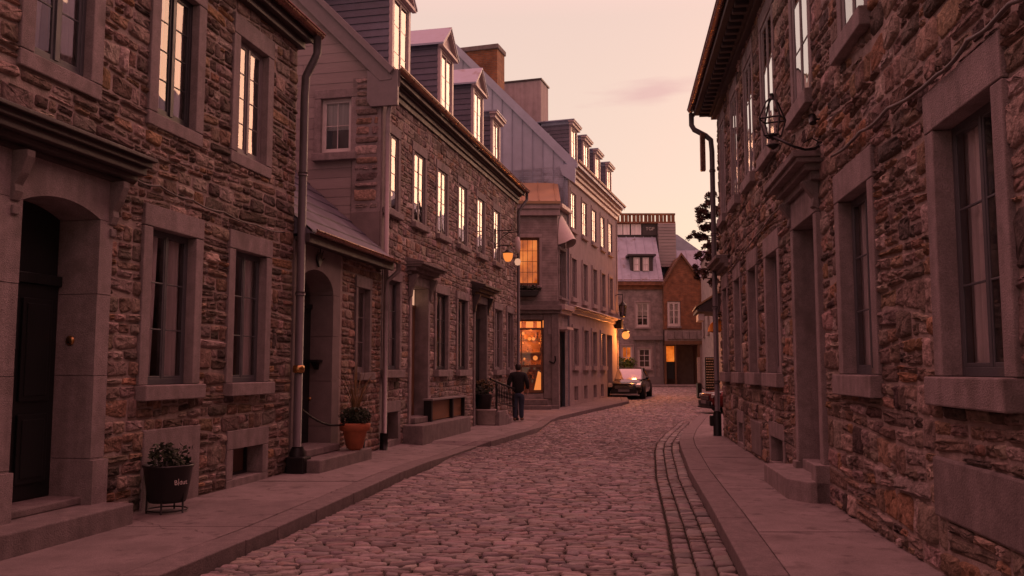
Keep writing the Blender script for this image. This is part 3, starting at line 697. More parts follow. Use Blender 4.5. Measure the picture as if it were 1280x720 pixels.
e=MB(); e.box(0,endm,-.2,.0,ez-.05,ez+.02).box(0,endm,-.26,-.2,ez-.08,ez+.06); e.build('eaves',M['cornice_dark'],MD.root,bevel=.006)
gutter(MD.root,MD,0,endm+.05,ez+.1,.32,.06)
r=MB(); rise=1.05
zr=lambda y: ez+.08+(y+.3)*.88
nr=13
for k in range(nr):   # overlapping slate courses
    ya=-.3+k*.3; yb_=ya+.33; x=0.0; off=(k%2)*.14
    while x<endm-.02:
        xe=min(endm,x+random.uniform(.22,.34)); kk=random.uniform(.75,1.2)
        r.add([(x,ya,zr(ya)+.03),(xe-.006,ya,zr(ya)+.03),(xe-.006,yb_,zr(yb_)+.002),(x,yb_,zr(yb_)+.002),(x,ya,zr(ya)),(xe-.006,ya,zr(ya))],[(0,1,2,3),(0,4,5,1)],0,(kk,kk,kk)); x=xe
r.prism([(-.3,ez+.06),(3.9,zr(3.9)-.02),(3.9,ez)],0,endm-.01,'x')
r.build('roof',M['cheek'],MD.root)
MB().tube([(endm-.03,-.36,ez+.04),(endm-.03,-.36,ez-.1),(endm-.02,-.14,ez-.28),(endm-.02,-.12,ez-.5),(endm-.02,-.12,.25)],.045,8).build('downpipe',M['pipe_light'],MD.root)
MB().tube([(endm-.02,-.12,-.02),(endm-.02,-.12,.3)],.07,8).build('pipe_boot',M['iron'],MD.root)
# ================================================================== gabled stone house
A=G(472,561)
B2=Facade((A.x,A.y,.12),(.2273,1),name='gabled_stone_house',label='stone house with gable boarding, four roof dormers and two hooded doorways',cat='house')
len2=B2.X(646,500); print('B2',len2)
q=lambda a,b,y=400:(B2.X(a,y),B2.X(b,y))
up=[q(480,497,230),q(516,530.5,250),q(546,558,270),q(571.5,583.5,280),q(595.5,605,290),q(616,624.5,300)]
ctr=[(a+b)/2 for a,b in up]
for i,c in enumerate(ctr): window(B2,c-.37,c+.37,4.8-.12,6.36-.12,rows=4,cols=2,flat=True,fw=.035,depth=.004,proud=.03,sw=.13,lint=.2,sill=.13,frame='paint_mauve',curtain=2 if i<2 else 1,low=True)
gw=[q(478,497.5),q(544,558.5),q(571,583),q(617,626.5),q(633,640)]
for i,(a,b) in enumerate(gw):
    window(B2,a,b,1.62-.12,3.4-.12,rows=3,glass='glass_clear',flat=True,fw=.04,depth=.04,sw=.12 if i<3 else .08,lint=.2,sill=.16,frame=('paint_grey','paint_dark','paint_dark','paint_mauve','paint_mauve')[i],curtain=1)
a,b=q(482,496,530); basement_opening(B2,a,b,.12,.66,sw=.14)
doors=[(q(512.5,533),'door_brown',.5),(q(592.5,606.5),'door_dark',.4)]
for i,((a,b),mt,z_) in enumerate(doors):
    t=3.43-.12; B2.holes.append((a-.02,b+.02,-.4,t)); B2.blocks.append((a-.12,b+.14,-.3,t+.45)); Y=.26 if i==0 else .16
    dm=MB().box(a+.03,b-.03,Y,Y+.05,z_,t-.42).box(a+.03,b-.03,Y-.03,Y+.03,t-.45,t-.38)
    for za,zb in ((z_+.15,z_+.7),(z_+.85,t-.6)):
        dm.box(a+.13,(a+b)/2-.04,Y-.02,Y,za,zb).box((a+b)/2+.04,b-.13,Y-.02,Y,za,zb)
    door=dm.build('door',M[mt],B2.root,bevel=.006)
    MB().box(a+.03,b-.03,Y+.02,Y+.03,t-.38,t-.02).build('transom_light',M['lamp_pale'] if i==0 else M['glass'],door)
    MB().tube([(a+.16,Y-.06,z_+.95),(a+.16,Y,z_+.95)],.025,8).build('door_knob',M['brass'],door)
    s=MB().box(a-.13,a,-.05,Y+.1,-.1,t-.004).box(b,b+.13,-.05,Y+.1,-.1,t-.004).box(a-.13,b+.13,-.055,Y+.1,t,t+.2)
    s.box(a,b,.03,Y,-.1,z_-.005); s.build('door_surround',M['dressed'] if i==0 else M['dressed_dark'],door,bevel=.008)
    h=MB(); z=t+.2
    for za,zb,p in ((z,z+.07,.1),(z+.07,z+.15,.22),(z+.15,z+.2,.34),(z+.2,z+.25,.4)): h.box(a-.2-p*.3,b+.2+p*.3,-p,.02,za,zb)
    h.prism([(.02,z+.25),(-.4,z+.25),(.02,z+.36)],a-.33,b+.33,'x')
    for cx in (a-.12,b+.12): h.prism([(-.02,z-.5),(-.08,z-.46),(-.1,z-.3),(-.2,z-.08),(-.22,z),(-.02,z)],cx-.06,cx+.06,'x')
    h.build('door_hood',M['cornice_dark'] if i else M['dressed_dark'],door,bevel=.006)
st=MB(); a,b=doors[0][0]; xe=B2.X(586,530,.4); st.box(a-.42,xe,-.45,0,-.2,.36).box(a,b,-.14,.6,.36,.49); st.build('step',M['dressed_dark'],B2.root,bevel=.02)
# boarded bench front against the wall
e2=7.38-.12
W2=stone_wall(B2,0,len2,0,e2,9.0,[M['mortar'],M['stone']],dict(ch=(.07,.19),wr=(.1,.38),gap=.009,amp=.03,split=.45,rnd=random.Random(31)),PAL_B,nseg=16,hr=(.006,.026),bev=.018,stone_x=(.16,len2-.02),irr=.1,rough=.005,open0=True)
# corner quoins / plastered strip with light downpipe
MB().box(-.03,.2,-.03,.3,e2*.0,e2-.25).build('corner_board',M['dressed'],B2.root,bevel=.01)
e=MB(); ov=.24
e.box(-.05,len2+.05,-ov,.1,e2,e2+.04).box(0,len2+.02,-.06,0,e2-.28,e2-.16).box(0,len2+.02,-.11,0,e2-.16,e2-.05).box(0,len2+.02,-.17,0,e2-.05,e2).box(-.08,len2+.08,-ov-.03,-ov,e2-.02,e2+.12)
e.build('eaves',M['cornice_dark'],B2.root,bevel=.008)
gutter(B2.root,B2,-.1,len2+.12,e2+.16,ov+.1,.08)
sl2=1.0; dep2=9.0
ridge=e2+.1+(dep2/2+ov)*sl2
zroof=lambda y: e2+.12+(y+ov)*sl2
r=MB(); roof_slabs(r,-.12,len2+.1,-ov,e2+.1,dep2/2,ridge,dep2+ov)
x=0
while x<len2:   # standing seams
    r.prism([(-ov,e2+.1),(dep2/2,ridge),(dep2/2,ridge+.03),(-ov,e2+.135)],x,x+.025,'x'); x+=.55
r.build('roof',M['roof_metal'],B2.root)
# gable end (faces the camera): frame with x towards the street
gb_root=thing('tmp','x','x')
GF=Facade(B2.W(0,dep2,0),B2.n,root=gb_root)
gx0,gz0=GF.loc(402,193); gx1,gz1=GF.loc(439,122)
gx1=GF.X(440,160); gx0=GF.X(402,160); 
print('gable',gx0,gx1,gz0,gz1,dep2)
hw=[(gx0-.05,gx1+.05,gz0-.05,gz1+.05)]
gw_=MB(); 
def cut(z):
    lo=0;hi=dep2
    if z>e2: k=(z-e2)/sl2; lo=k; hi=dep2-k
    return lo,hi
def boards_holes(mb):
    z=0
    rnd=random.Random(4)
    while z<ridge-.3:
        zt=z+.2*rnd.uniform(.85,1.15); a,b=cut(z)
        b=min(b,dep2-.62) if z<e2-.3 else b
        if z<gz0-.1<zt: zt=gz0-.1
        if z<gz1+.1<zt: zt=gz1+.1
        segs=[(a,b)]
        if z>=gz0-.11 and z<gz1+.09: segs=[(a,gx0-.1),(gx1+.1,b)]
        for s0,s1 in segs:
            x=s0
            while x<s1-.02:
                xe=min(x+rnd.uniform(2,4.5),s1); k=rnd.uniform(.86,1.12)
                t1=cut(zt)[1]; xe2=min(xe,t1) if zt>e2 else xe
                t0=cut(zt)[0]; x2=max(x,t0)
                mb.add([(x,-.03,z),(xe-.005,-.03,z),(xe2-.005,-.024,zt),(x2,-.024,zt),(x,-.01,z),(xe-.005,-.01,z)],[(0,1,2,3),(0,4,5,1)],0,(k,k*.98,k*.96)); x=xe
        z=zt
boards_holes(gw_)
g2=MB(); grid=[(0,e2)]
for (xa,xb,za,zb) in ((0,gx0,0,e2),(gx1,dep2,0,e2),(gx0,gx1,0,gz0),(gx0,gx1,gz1,e2)):
    g2.add([(xa,-.01,za),(xb,-.01,za),(xb,-.01,zb),(xa,-.01,zb)],[(0,1,2,3)])
g2.add([(0,-.01,e2),(dep2,-.01,e2),(dep2/2,-.01,ridge-.1)],[(0,1,2)])
gw_.add(g2.v,g2.f)
gw_.build('gable_boarding',M['board'],gb_root)
GF.holes=[];wn=window(GF,gx0,gx1,gz0,gz1,cols=2,rows=2,depth=.03,sw=.14,lint=.18,sill=.16,proud=.06,frame='paint_white',curtain=3,leaf=False)
rk=MB()
zk=lambda x: e2+.1+(dep2-x+ov)*sl2
xs_=dep2+ov
rk.prism([(xs_,e2+.05),(xs_,e2-.1),(xs_-.25,e2-.12),(dep2/2,ridge-.42),(dep2/2,ridge+.04)],-.14,-.03,'y')
rk.prism([(dep2+.36,e2-.62),(dep2+.36,e2+.1),(dep2-.28,e2+.1),(dep2-.28,e2-.5),(dep2-.2,e2-.62)],-.13,-.05,'y')
rk.prism([(xs_+.06,e2+.1),(dep2/2,ridge+.08),(dep2/2,ridge-.02),(xs_-.02,e2+.0)],-.2,-.14,'y')
rk.build('barge_board',M['paint_mauve'],gb_root,bevel=.006)
# quoin column of rough stones and a plain rendered panel below
qz0=GF.Z(455,262); qz1=GF.Z(455,98)
Q=course_quads(dep2-.56,dep2-.04,qz0,qz1,[],ch=(.12,.26),wr=(.25,.6),gap=.03,amp=.01,split=.1,rnd=random.Random(8))
hh=RNG.uniform(.01,.04,len(Q)); V,Fc=pillow_geo(Q,hh,12,.025,.005,irr=.15); Wq=np.stack([V[:,:,0],-.05-V[:,:,2],V[:,:,1]],axis=2)
qm=MB(); qm.box(dep2-.6,dep2,-.055,0,qz0-.05,qz1); qm.pile(Wq,Fc,pick_cols(len(Q),PAL_B),1); qm.build('quoins',[M['dressed'],M['stone']],gb_root)
MB().box(dep2-.62,dep2,-.07,0,0,qz0-.05).build('render_panel',M['render'],gb_root,bevel=.01)
regraft(gb_root,GF,B2)
# light downpipe on the corner, from gutter box
MB().tube([(-.06,-ov-.1,e2+.08),(-.06,-ov-.1,e2-.2),(-.03,-ov+.08,e2-.42),(-.02,-.16,e2-.62),(-.02,-.13,e2-.8),(-.02,-.13,3.6)],.05,8).build('downpipe',M['pipe_light'],B2.root)
MB().tube([(-.02,-.13,.02),(-.02,-.13,3.6)],.05,8).build('downpipe',M['pipe_light'],B2.root)
MB().tube([(-.02,-.13,-.02),(-.02,-.13,.3)],.08,8).build('pipe_boot',M['iron'],B2.root)
# far-end downpipe
xe=len2-.35
MB().tube([(len2+.02,-ov-.1,e2+.1),(len2+.02,-ov-.1,e2-.15),(xe+.1,-.25,e2-.4),(xe,-.14,e2-.6),(xe,-.13,.05)],.05,8).build('downpipe',M['pipe'],B2.root)
def dormer(F,xc,w,ybase,zb,zt,peak,rows,rootobj,zr,flat=False,lab=None,curtain=2,sw_=.12,frame='dormer_trim'):
    """gabled dormer standing on the roof slope; front at y=ybase"""
    x0,x1=xc-w/2,xc+w/2
    yend=ybase
    while zr(yend)<zt: yend+=.05
    ypk=ybase
    while zr(ypk)<peak: ypk+=.05
    yb_=ybase
    d=MB()
    for xx,s_ in ((x0,-1),(x1,1)):   # cheeks in slate courses
        z=zb
        while z<zt-.02:
            zn=min(z+.16,zt); y1_=yb_
            ya=yb_+.05
            def yr(zv):
                yy=ybase
                while zr(yy)<zv and yy<yend: yy+=.04
                return yy
            k=random.uniform(.85,1.15); p0=(xx+s_*.018,ya,z);p1=(xx+s_*.018,max(yr(z),ya),z);p2=(xx,max(yr(zn),ya),zn);p3=(xx,ya,zn)
            d.add([p0,p1,p2,p3],[(0,1,2,3) if s_>0 else (3,2,1,0)],0,(k,k,k)); z=zn
    d.add([(x0,yb_+.3,zb),(x1,yb_+.3,zb),(x1,yb_+.3,zt),(x0,yb_+.3,zt)],[(0,1,2,3)])
    root_=d.build('dormer',M['cheek'],rootobj)
    t=MB(); fw=sw_
    t.box(x0-.01,x0+fw,ybase-.02,ybase+.06,zb,zt).box(x1-fw,x1+.01,ybase-.02,ybase+.06,zb,zt).box(x0+fw,x1-fw,ybase-.02,ybase+.06,zb,zb+.08).box(x0+fw,x1-fw,ybase-.02,ybase+.06,zt-.12,zt)
    if not flat:
        t.prism([(x0-.02,zt),(x1+.02,zt),(xc,peak-.02)],ybase-.01,ybase+.05,'y')
        for s_ in (-1,1):
            t.prism([(xc,peak+.05),(xc,peak-.06),(xc+s_*(w/2+.06),zt-.06),(xc+s_*(w/2+.12),zt-.0)],ybase-.12,ybase+.02,'y')
        t.box(x0-.12,x1+.12,ybase-.12,ybase-.02,zt-.07,zt+.0)
    else:
        t.box(x0-.1,x1+.1,ybase-.12,ybase+.05,zt-.06,zt+.05).box(x0-.15,x1+.15,ybase-.18,ybase+.06,zt+.05,zt+.12)
    t.build('dormer_front',M[frame],root_,bevel=.005)
    r=MB()
    if not flat:
        for s_ in (-1,1):
            p=[(xc,ybase-.14,peak+.07),(xc+s_*(w/2+.14),ybase-.14,zt+.02),(xc+s_*(w/2+.14),yend+.1,zt+.02),(xc,ypk+.1,peak+.07)]
            r.add(p+[(a,b_,c_-.05) for a,b_,c_ in p],[(0,1,2,3) if s_<0 else (3,2,1,0),(4,5,1,0) ,(5,6,2,1),(7,6,5,4)])
    else: r.box(x0-.16,x1+.16,ybase-.2,yend+.6,zt+.12,zt+.16); r.box(x0,x1,ybase+.05,yend,zt-.02,zt+.12)
    r.build('dormer_roof',M['roof_metal'],root_)
    # glazing
    g=MB(); f=MB(); X0,X1,Z0,Z1=x0+fw,x1-fw,zb+.08,zt-.12; xm=xc
    f.box(X0,X0+.04,ybase+.01,ybase+.05,Z0,Z1).box(X1-.04,X1,ybase+.01,ybase+.05,Z0,Z1).box(xm-.025,xm+.025,ybase+.005,ybase+.05,Z0,Z1).box(X0,X1,ybase+.01,ybase+.049,Z0,Z0+.05).box(X0,X1,ybase+.01,ybase+.048,Z1-.05,Z1)
    for k in range(1,rows): zz=Z0+(Z1-Z0)*k/rows; f.box(X0+.04,xm-.025,ybase+.02,ybase+.04,zz-.01,zz+.01).box(xm+.025,X1-.04,ybase+.02,ybase+.04,zz-.01,zz+.01)
    wn_=f.build('window',M[frame],root_)
    for k in range(rows):
        za,zb_=Z0+(Z1-Z0)*k/rows,Z0+(Z1-Z0)*(k+1)/rows
        for a,b in ((X0,xm),(xm,X1)):
            t_=random.uniform(-.003,.003); g.add([(a,ybase+.022+t_,za),(b,ybase+.022-t_,za),(b,ybase+.022-t_,zb_),(a,ybase+.022+t_,zb_)],[(0,1,2,3)])
    po=g.build('pane',M['glass'],root_)
    return root_
dx=[B2.X(501,50,-.35),B2.X(558,100,-.35),B2.X(597.5,150,-.35),B2.X(620,180,-.35)]
print('dormers',dx)
for i,x in enumerate(dx):
    if i<3: dormer(B2,x,1.15,.35,e2+.45,9.85-.12,10.45-.12,3,B2.root,zroof)
    else: dormer(B2,x,1.0,.35,e2+.45,9.55-.12,9.9,2,B2.root,zroof,flat=True)
def at(px,py,y):
    """point seen at a pixel, at a given distance down the street"""
    d=ray(px,py); t=y/d[1]; return Vector((t*d[0],y,CAMZ+t*d[2]))
def base_z(y): return .12+H(y)
# ================================================================== corner shop (front faces the camera)
AY=32.0; AX=1.66; az=base_z(AY)
AN=Facade((-1.6,AY,az),(1,0),name='corner_shop',label='small corner shop with a glowing glass door and ochre metal roof between the stone houses',cat='shop')
aw=AX+1.6
x=lambda p:AN.X(p,400); z=lambda p:AN.Z(670,p)
window(AN,x(645),x(674.5),z(357),z(297),rows=4,cols=4,depth=.08,sw=.09,lint=.12,sill=.1,frame='wood',stone='greystone',curtain=0,lit='lit_room',mid=False,leaf=False)
AN.holes.append((x(644),x(680),z(492),z(399)))
dm=MB(); a,b=x(645.5),x(678.5); zb,zt=z(491),z(400)
dm.box(a,a+.07,.05,.12,zb,zt).box(b-.07,b,.05,.12,zb,zt).box(a+.07,b-.07,.05,.12,z(412.5),z(410.5)+.02).box(a+.07,b-.07,.05,.12,zt-.05,zt).box(a+.07,b-.07,.05,.12,z(459),z(456)).box(a+.07,b-.07,.05,.12,zb,zb+.1).box(a+.16,a+.2,.06,.11,zb,z(412))
dr=dm.build('shop_door',M['wood'],AN.root,bevel=.004)
MB().add([(a,.09,zb),(b,.09,zb),(b,.09,zt),(a,.09,zt)],[(0,1,2,3)]).build('pane',M['glass'],dr)
rm=MB(); yd=1.6; vs=[(a,.13,zb),(b,.13,zb),(b,.13,zt),(a,.13,zt),(a-.4,yd,zb),(b+.4,yd,zb),(b+.4,yd,zt),(a-.4,yd,zt)]
rm.add(vs,[(0,1,5,4),(1,2,6,5),(2,3,7,6),(3,0,4,7),(4,5,6,7)]); 
for k in range(4): rm.box(a-.3,b+.3,yd-.3,yd-.02,zb+.45+k*.5,zb+.49+k*.5,1)
rm.build('shop_room',[M['wood'],M['cornice_dark']],dr)
g=MB(); rr=random.Random(2)
for k in range(46):
    gx=rr.uniform(a-.2,b+.2); gz=zb+.5+rr.randrange(4)*.5; g.box(gx,gx+rr.uniform(.04,.1),yd-.28,yd-.2,gz,gz+rr.uniform(.08,.26))
g.build('shelf_goods',M['door_brown'],dr)
for (px,py,r) in ((647.8,405,.11),(662,404.8,.13),(675.5,404.8,.13)):
    MB().box(-r,r,-.02,.02,-.13,.13).build('lit_transom_pane',M['lamp_glow'],dr,loc=(x(px),.135,z(py)),bevel=.02)
for (px,py,r,yy) in ((654,416,.085,.5),(662.5,422.5,.09,.9),(667.5,422.5,.09,.9),(654,428,.04,.9),(675,428,.04,.9),(670,447,.13,1.1),(656,448,.06,1.1),(660,438,.03,1.2)):
    r*=.72; MB().lathe([(0,-r),(r*.7,-r*.7),(r,0),(r*.7,r*.7),(0,r)],n=10,cap=False).build('pendant_lamp',M['lamp_glow'] if py<440 else M['lamp_soft'],dr,loc=(x(px),yy,z(py)))
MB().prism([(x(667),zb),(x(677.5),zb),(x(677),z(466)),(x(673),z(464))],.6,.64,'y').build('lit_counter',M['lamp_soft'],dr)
pt=bpy.data.lights.new('shop_light','POINT'); pt.energy=110; pt.color=(1,.24,.04); pt.shadow_soft_size=.15
po=bpy.data.objects.new('shop_light',pt); COL.objects.link(po); po.parent=dr; po.location=((a+b)/2,.7,zb+2.0)
ch=z(256)
m=MB(); grid_with_holes(m,0,aw,-.3,ch,AN.holes); m.add([(0,0,-.3),(aw,0,-.3),(aw,4,-.3),(0,4,-.3),(0,0,ch),(aw,0,ch),(aw,4,ch),(0,4,ch)],[(2,3,7,6),(3,0,4,7)])
m.build('wall',M['ashlar'],AN.root)
m=MB()  # lower shopfront panelling, pilaster, cornice bands
m.box(b+.02,aw,-.05,-.003,.35,z(392)).box(x(690)-.02,aw+.03,-.09,-.053,.0,z(392)); m.box(0,a-.02,-.05,-.003,.0,z(392)); 
m.box(0,aw+.1,-.16,0,z(392),z(388)).box(0,aw+.14,-.26,0,z(388),z(382)).box(0,aw+.08,-.12,0,z(382),z(376))
m.box(0,b+.0,-.04,0,z(400)+.01,z(393)); m.box(0,aw+.04,-.3,.0,-.1,.12)
m.build('shopfront',M['dressed_dark'],AN.root,bevel=.012)
m=MB(); m.box(0,aw+.1,-.14,0,z(270),z(262)).box(0,aw+.1,-.2,0,z(262),z(252)); m.build('cornice',M['greystone'],AN.root,bevel=.015)
m=MB(); m.prism([(-.25,ch+.1),(1.75,ch+1.2),(1.75,ch+1.05),(-.25,ch)],-.1,aw+.12,'x')
for k in range(6): m.prism([(-.25,ch+.1),(1.75,ch+1.2),(1.75,ch+1.24),(-.25,ch+.14)],.1+k*.62,.125+k*.62,'x')
m.build('roof',M['tan_roof'],AN.root)
m=MB(); m.box(x(630),x(688),-.75,-.0,-.1,.13).box(x(632),x(684),-.42,-.0,.13,.33); m.build('step',M['dressed_dark'],AN.root,bevel=.02)
# black hook bracket by the door
m=MB(); hx,hz=x(690),z(452); m.tube([(hx+.1,-.08,hz+.2),(hx+.12,-.12,hz+.05),(hx+.06,-.13,hz-.06),(hx-.06,-.12,hz-.02),(hx-.1,-.1,hz+.02)],.028,6); m.build('iron_hook',M['iron'],AN.root)
m=MB(); m.box(x(685),x(696),-.075,-.055,z(418),z(411)); m.build('wall_plaque',M['dressed'],AN.root)
# side return of the shop
anr=thing('tmp','x','x'); AR=Facade((AX,AY,az),(.3136,1),root=anr); al=1.56
u=lambda p:AR.X(p,400)
window(AR,.18,1.15,AR.Z(700,372),AR.Z(700,312),rows=3,depth=.1,sw=.06,lint=.1,sill=.08,frame='paint_mauve',curtain=2,low=False)
AR.holes.append((.3,1.1,.0,AR.Z(700,414)))
m=MB().box(.3,1.1,.12,.16,0,AR.Z(700,414)).box(.34,.66,.1,.12,.2,1.2).box(.74,1.06,.1,.12,.2,1.2).box(.34,.66,.1,.12,1.3,2.3).box(.74,1.06,.1,.12,1.3,2.3); m.build('side_door',M['door_dark'],anr,bevel=.005)
m=MB(); grid_with_holes(m,0,al,-.3,ch,AR.holes); m.build('side_wall',M['ashlar'],anr)
m=MB(); m.box(0,al,-.16,0,AR.Z(702,393),AR.Z(702,388)).box(0,al,-.28,0,AR.Z(702,388),AR.Z(702,382)); m.build('side_cornice',M['dormer_trim'],anr,bevel=.01)
m=MB(); n=12; zt=AR.Z(700,268); zb_=AR.Z(703,305); vs=[]
for i in range(n+1):
    a_=math.pi*i/n; vs+=[(.67-.62*math.cos(a_),-.02,zb_+(zt-zb_)*math.sin(a_)**.8),(.67-.62*math.cos(a_),-.02-.5*math.sin(a_)**.5,zb_-.12+ (zt-zb_)*.25*math.sin(a_))]
m.add(vs,[(2*i,2*i+1,2*i+3,2*i+2) for i in range(n)],0,None,True); m.build('canopy',M['awning'],anr)
m=MB().box(.25,1.2,-.3,0,AR.Z(702,412),AR.Z(702,409)); m.build('door_canopy',M['awning'],anr)
MB().box(0,al,-.2,0,ch-.1,ch+.05).build('side_eaves',M['dormer_trim'],anr,bevel=.01)
regraft(anr,AR,AN)
# ================================================================== town house with mansard-like gable
B3=Facade((2.16,33.5,base_z(33.5)),(.3136,1),name='town_house',label='tall rendered town house with a grey seamed gable, four flat dormers and warm-lit cornice',cat='house')
len3=10.05; print('B3 z',B3.O.z)
zz=lambda px,py:B3.Z(px,py)
c3=[B3.X((a+b)/2,300) for a,b in ((713,720),(726.7,734),(739.5,745.3),(750.5,755.5),(760,765))]
print('c3',c3)
c3=[.75+i*(c3[4]-c3[0])/4*1.0 for i in range(5)] if False else c3
u0,u1=zz(714,285),zz(714,240); m0,m1=zz(715.5,372),zz(715.5,323); print('B3rows',u0,u1,m0,m1)
for c_ in c3:
    window(B3,c_-.42,c_+.42,u0,u1,rows=3,flat=True,fw=.035,depth=.006,proud=.03,sw=.12,lint=.14,sill=.16,frame='paint_mauve',stone='greystone',curtain=2,low=False,sillproud=.07)
    window(B3,c_-.42,c_+.42,m0,m1,rows=3,flat=True,fw=.035,depth=.03,sw=.11,lint=.14,sill=.16,frame='paint_mauve',stone='greystone',curtain=1,low=False,sillproud=.07)
g0,g1=zz(716,457),zz(716,410)
cg=[B3.X(p,430) for p in (719,732,742.5,753.5)]
for c_ in cg: window(B3,c_-.45,c_+.45,g0,g1,rows=3,flat=True,fw=.035,depth=.04,sw=.1,lint=.14,sill=.18,frame='paint_mauve',stone='greystone',curtain=1,low=False,sillproud=.08)
cb=[B3.X(p,490) for p in (720.5,732.5,744,753)]
for c_ in cb: B3.holes.append((c_-.33,c_+.33,.18,.72)); MB().box(c_-.33,c_+.33,.15,.2,.18,.72).build('basement_window',M['interior'],B3.root)
a,b=B3.X(759,450),B3.X(765.5,450); B3.holes.append((a,b,0,g1)); MB().box(a,b,.3,.35,0,g1).box(a+.1,(a+b)/2-.03,.26,.3,.2,g1-.3).box((a+b)/2+.03,b-.1,.26,.3,.2,g1-.3).build('door',M['door_dark'],B3.root)
e3=zz(714,207)-.15; print('e3',e3)
m=MB(); grid_with_holes(m,0,len3,-.3,e3,B3.holes); d3=9.4
m.add([(0,0,-.3),(len3,0,-.3),(len3,d3,-.3),(0,d3,-.3),(0,0,e3),(len3,0,e3),(len3,d3,e3),(0,d3,e3)],[(1,2,6,5),(2,3,7,6),(3,0,4,7)])
r3=e3+.2+(d3/2+.4)*1.02
m.add([(len3,0,e3),(len3,d3,e3),(len3,d3/2,r3-.3)],[(0,1,2)])
for (a,b) in ((.0,.05),): pass
for h_ in B3.holes:   # reveals
    m.add([(h_[0],0,h_[2]),(h_[1],0,h_[2]),(h_[1],0,h_[3]),(h_[0],0,h_[3]),(h_[0],.3,h_[2]),(h_[1],.3,h_[2]),(h_[1],.3,h_[3]),(h_[0],.3,h_[3])],[(0,1,5,4),(1,2,6,5),(2,3,7,6),(3,0,4,7)])
m.build('wall',M['greystone'],B3.root)
m=MB(); m.box(-.03,len3+.03,-.08,0,e3-.5,e3-.3).box(-.03,len3+.05,-.16,0,e3-.3,e3-.14).box(-.05,len3+.1,-.26,0,e3-.14,e3).box(-.05,len3+.1,-.32,.02,e3,e3+.1)
m.build('cornice',M['dormer_trim'],B3.root,bevel=.012)
gutter(B3.root,B3,-.08,len3+.14,e3+.2,.38,.09)
cz=zz(712,384)
m=MB(); m.box(.0,len3,-.1,0,cz-.22,cz-.06).box(.0,len3,-.2,0,cz-.06,cz); m.prism([(0,cz+.14),(-.32,cz+.02),(-.32,cz),(0,cz)],.0,len3,'x'); m.build('string_course',M['dormer_trim'],B3.root,bevel=.008)
m=MB(); m.box(0,.14,-.04,-.004,.0,e3-.5).box(len3-.14,len3,-.04,-.004,.0,e3-.5).box(.14,len3-.14,-.03,-.004,-.1,.1); m.build('corner_board',M['greystone'],B3.root,bevel=.01)
zr3=lambda y:e3+.2+(y+.4)*1.02
m=MB(); roof_slabs(m,-.08,len3+.1,-.4,e3+.12,d3/2,r3,d3+.4); m.build('roof',M['roof_metal'],B3.root)
for i,p in enumerate((717.3,732.3,746.5,760.7)):
    xx=B3.X(p,180,-.3); dormer(B3,xx,1.15,.3,e3+.35,zz(717,148) if i==0 else zz(717,150),0,3,B3.root,zr3,flat=True)
# grey gable with vertical seams
g3=thing('tmp','x','x'); G3=Facade(B3.W(0,d3,0),B3.n,root=g3)
m=MB(); xx=0; w_=.42
def top(x_): return e3+.1+min(x_+.3,d3-x_+.3)*1.02
while xx<d3-.01:
    xe=min(xx+w_,d3); k=random.uniform(.88,1.1); xm=d3/2
    if xx<xm<xe: pts=[(xx,-.3),(xe,-.3),(xe,top(xe)),(xm,top(xm)),(xx,top(xx))]
    else: pts=[(xx,-.3),(xe,-.3),(xe,top(xe)),(xx,top(xx))]
    m.add([(p[0],0,p[1]) for p in pts],[tuple(range(len(pts)))],0,(k,k,k)); m.box(xx-.012,xx+.012,-.03,0,-.3,top(xx)-.04,0,(.75,.75,.75)); xx=xe
m.build('gable_wall',M['zinc_board'],g3)
m=MB(); R_=d3/2; m.prism([(d3+.4,e3+.12),(d3+.4,e3-.1),(d3+.15,e3-.1),(R_,r3-.34),(-.4,e3-.1),(-.4,e3+.12),(R_,r3+.05)],-.1,-.02,'y')
m.prism([(d3+.3,e3-.7),(d3+.34,e3+.05),(d3-.3,e3+.05),(d3-.2,e3-.35)],-.12,-.02,'y'); m.build('barge_board',M['zinc_board'],g3)
m=MB(); cx=G3.X(594,80); cx1=G3.X(620,80); cx0=G3.X(566,80)
m.box(cx0,cx1,.15,1.1,e3+1,G3.Z(594,62)); m.build('chimney',M['brick'],g3); 
MB().box(cx0-.06,cx1+.06,.09,1.16,G3.Z(594,62),G3.Z(594,56)).build('chimney_cap',M['dressed_dark'],g3,bevel=.03)
regraft(g3,G3,B3)
# broad rendered stack on the roof
pa=at(622,105,39.5); q=pa-B3.O; lx=q.dot(B3.d); ly=-q.dot(B3.n); 
pb=at(683,105,40.2); q2=pb-B3.O; print('stack',lx,ly,q2.dot(B3.d),-q2.dot(B3.n),pa.z)
sx=4.6; m=MB(); wy0=2.35; m.box(sx,sx+1.3,wy0,wy0+2.9,e3+1.5,at(650,112,40).z-B3.O.z); so_=m.build('rendered_stack',M['greystone'],B3.root,bevel=.02)
MB().box(sx-.05,sx+1.35,wy0-.05,wy0+2.95,at(650,112,40).z-B3.O.z,at(650,112,40).z-B3.O.z+.07).build('stack_cap',M['cornice_dark'],so_)
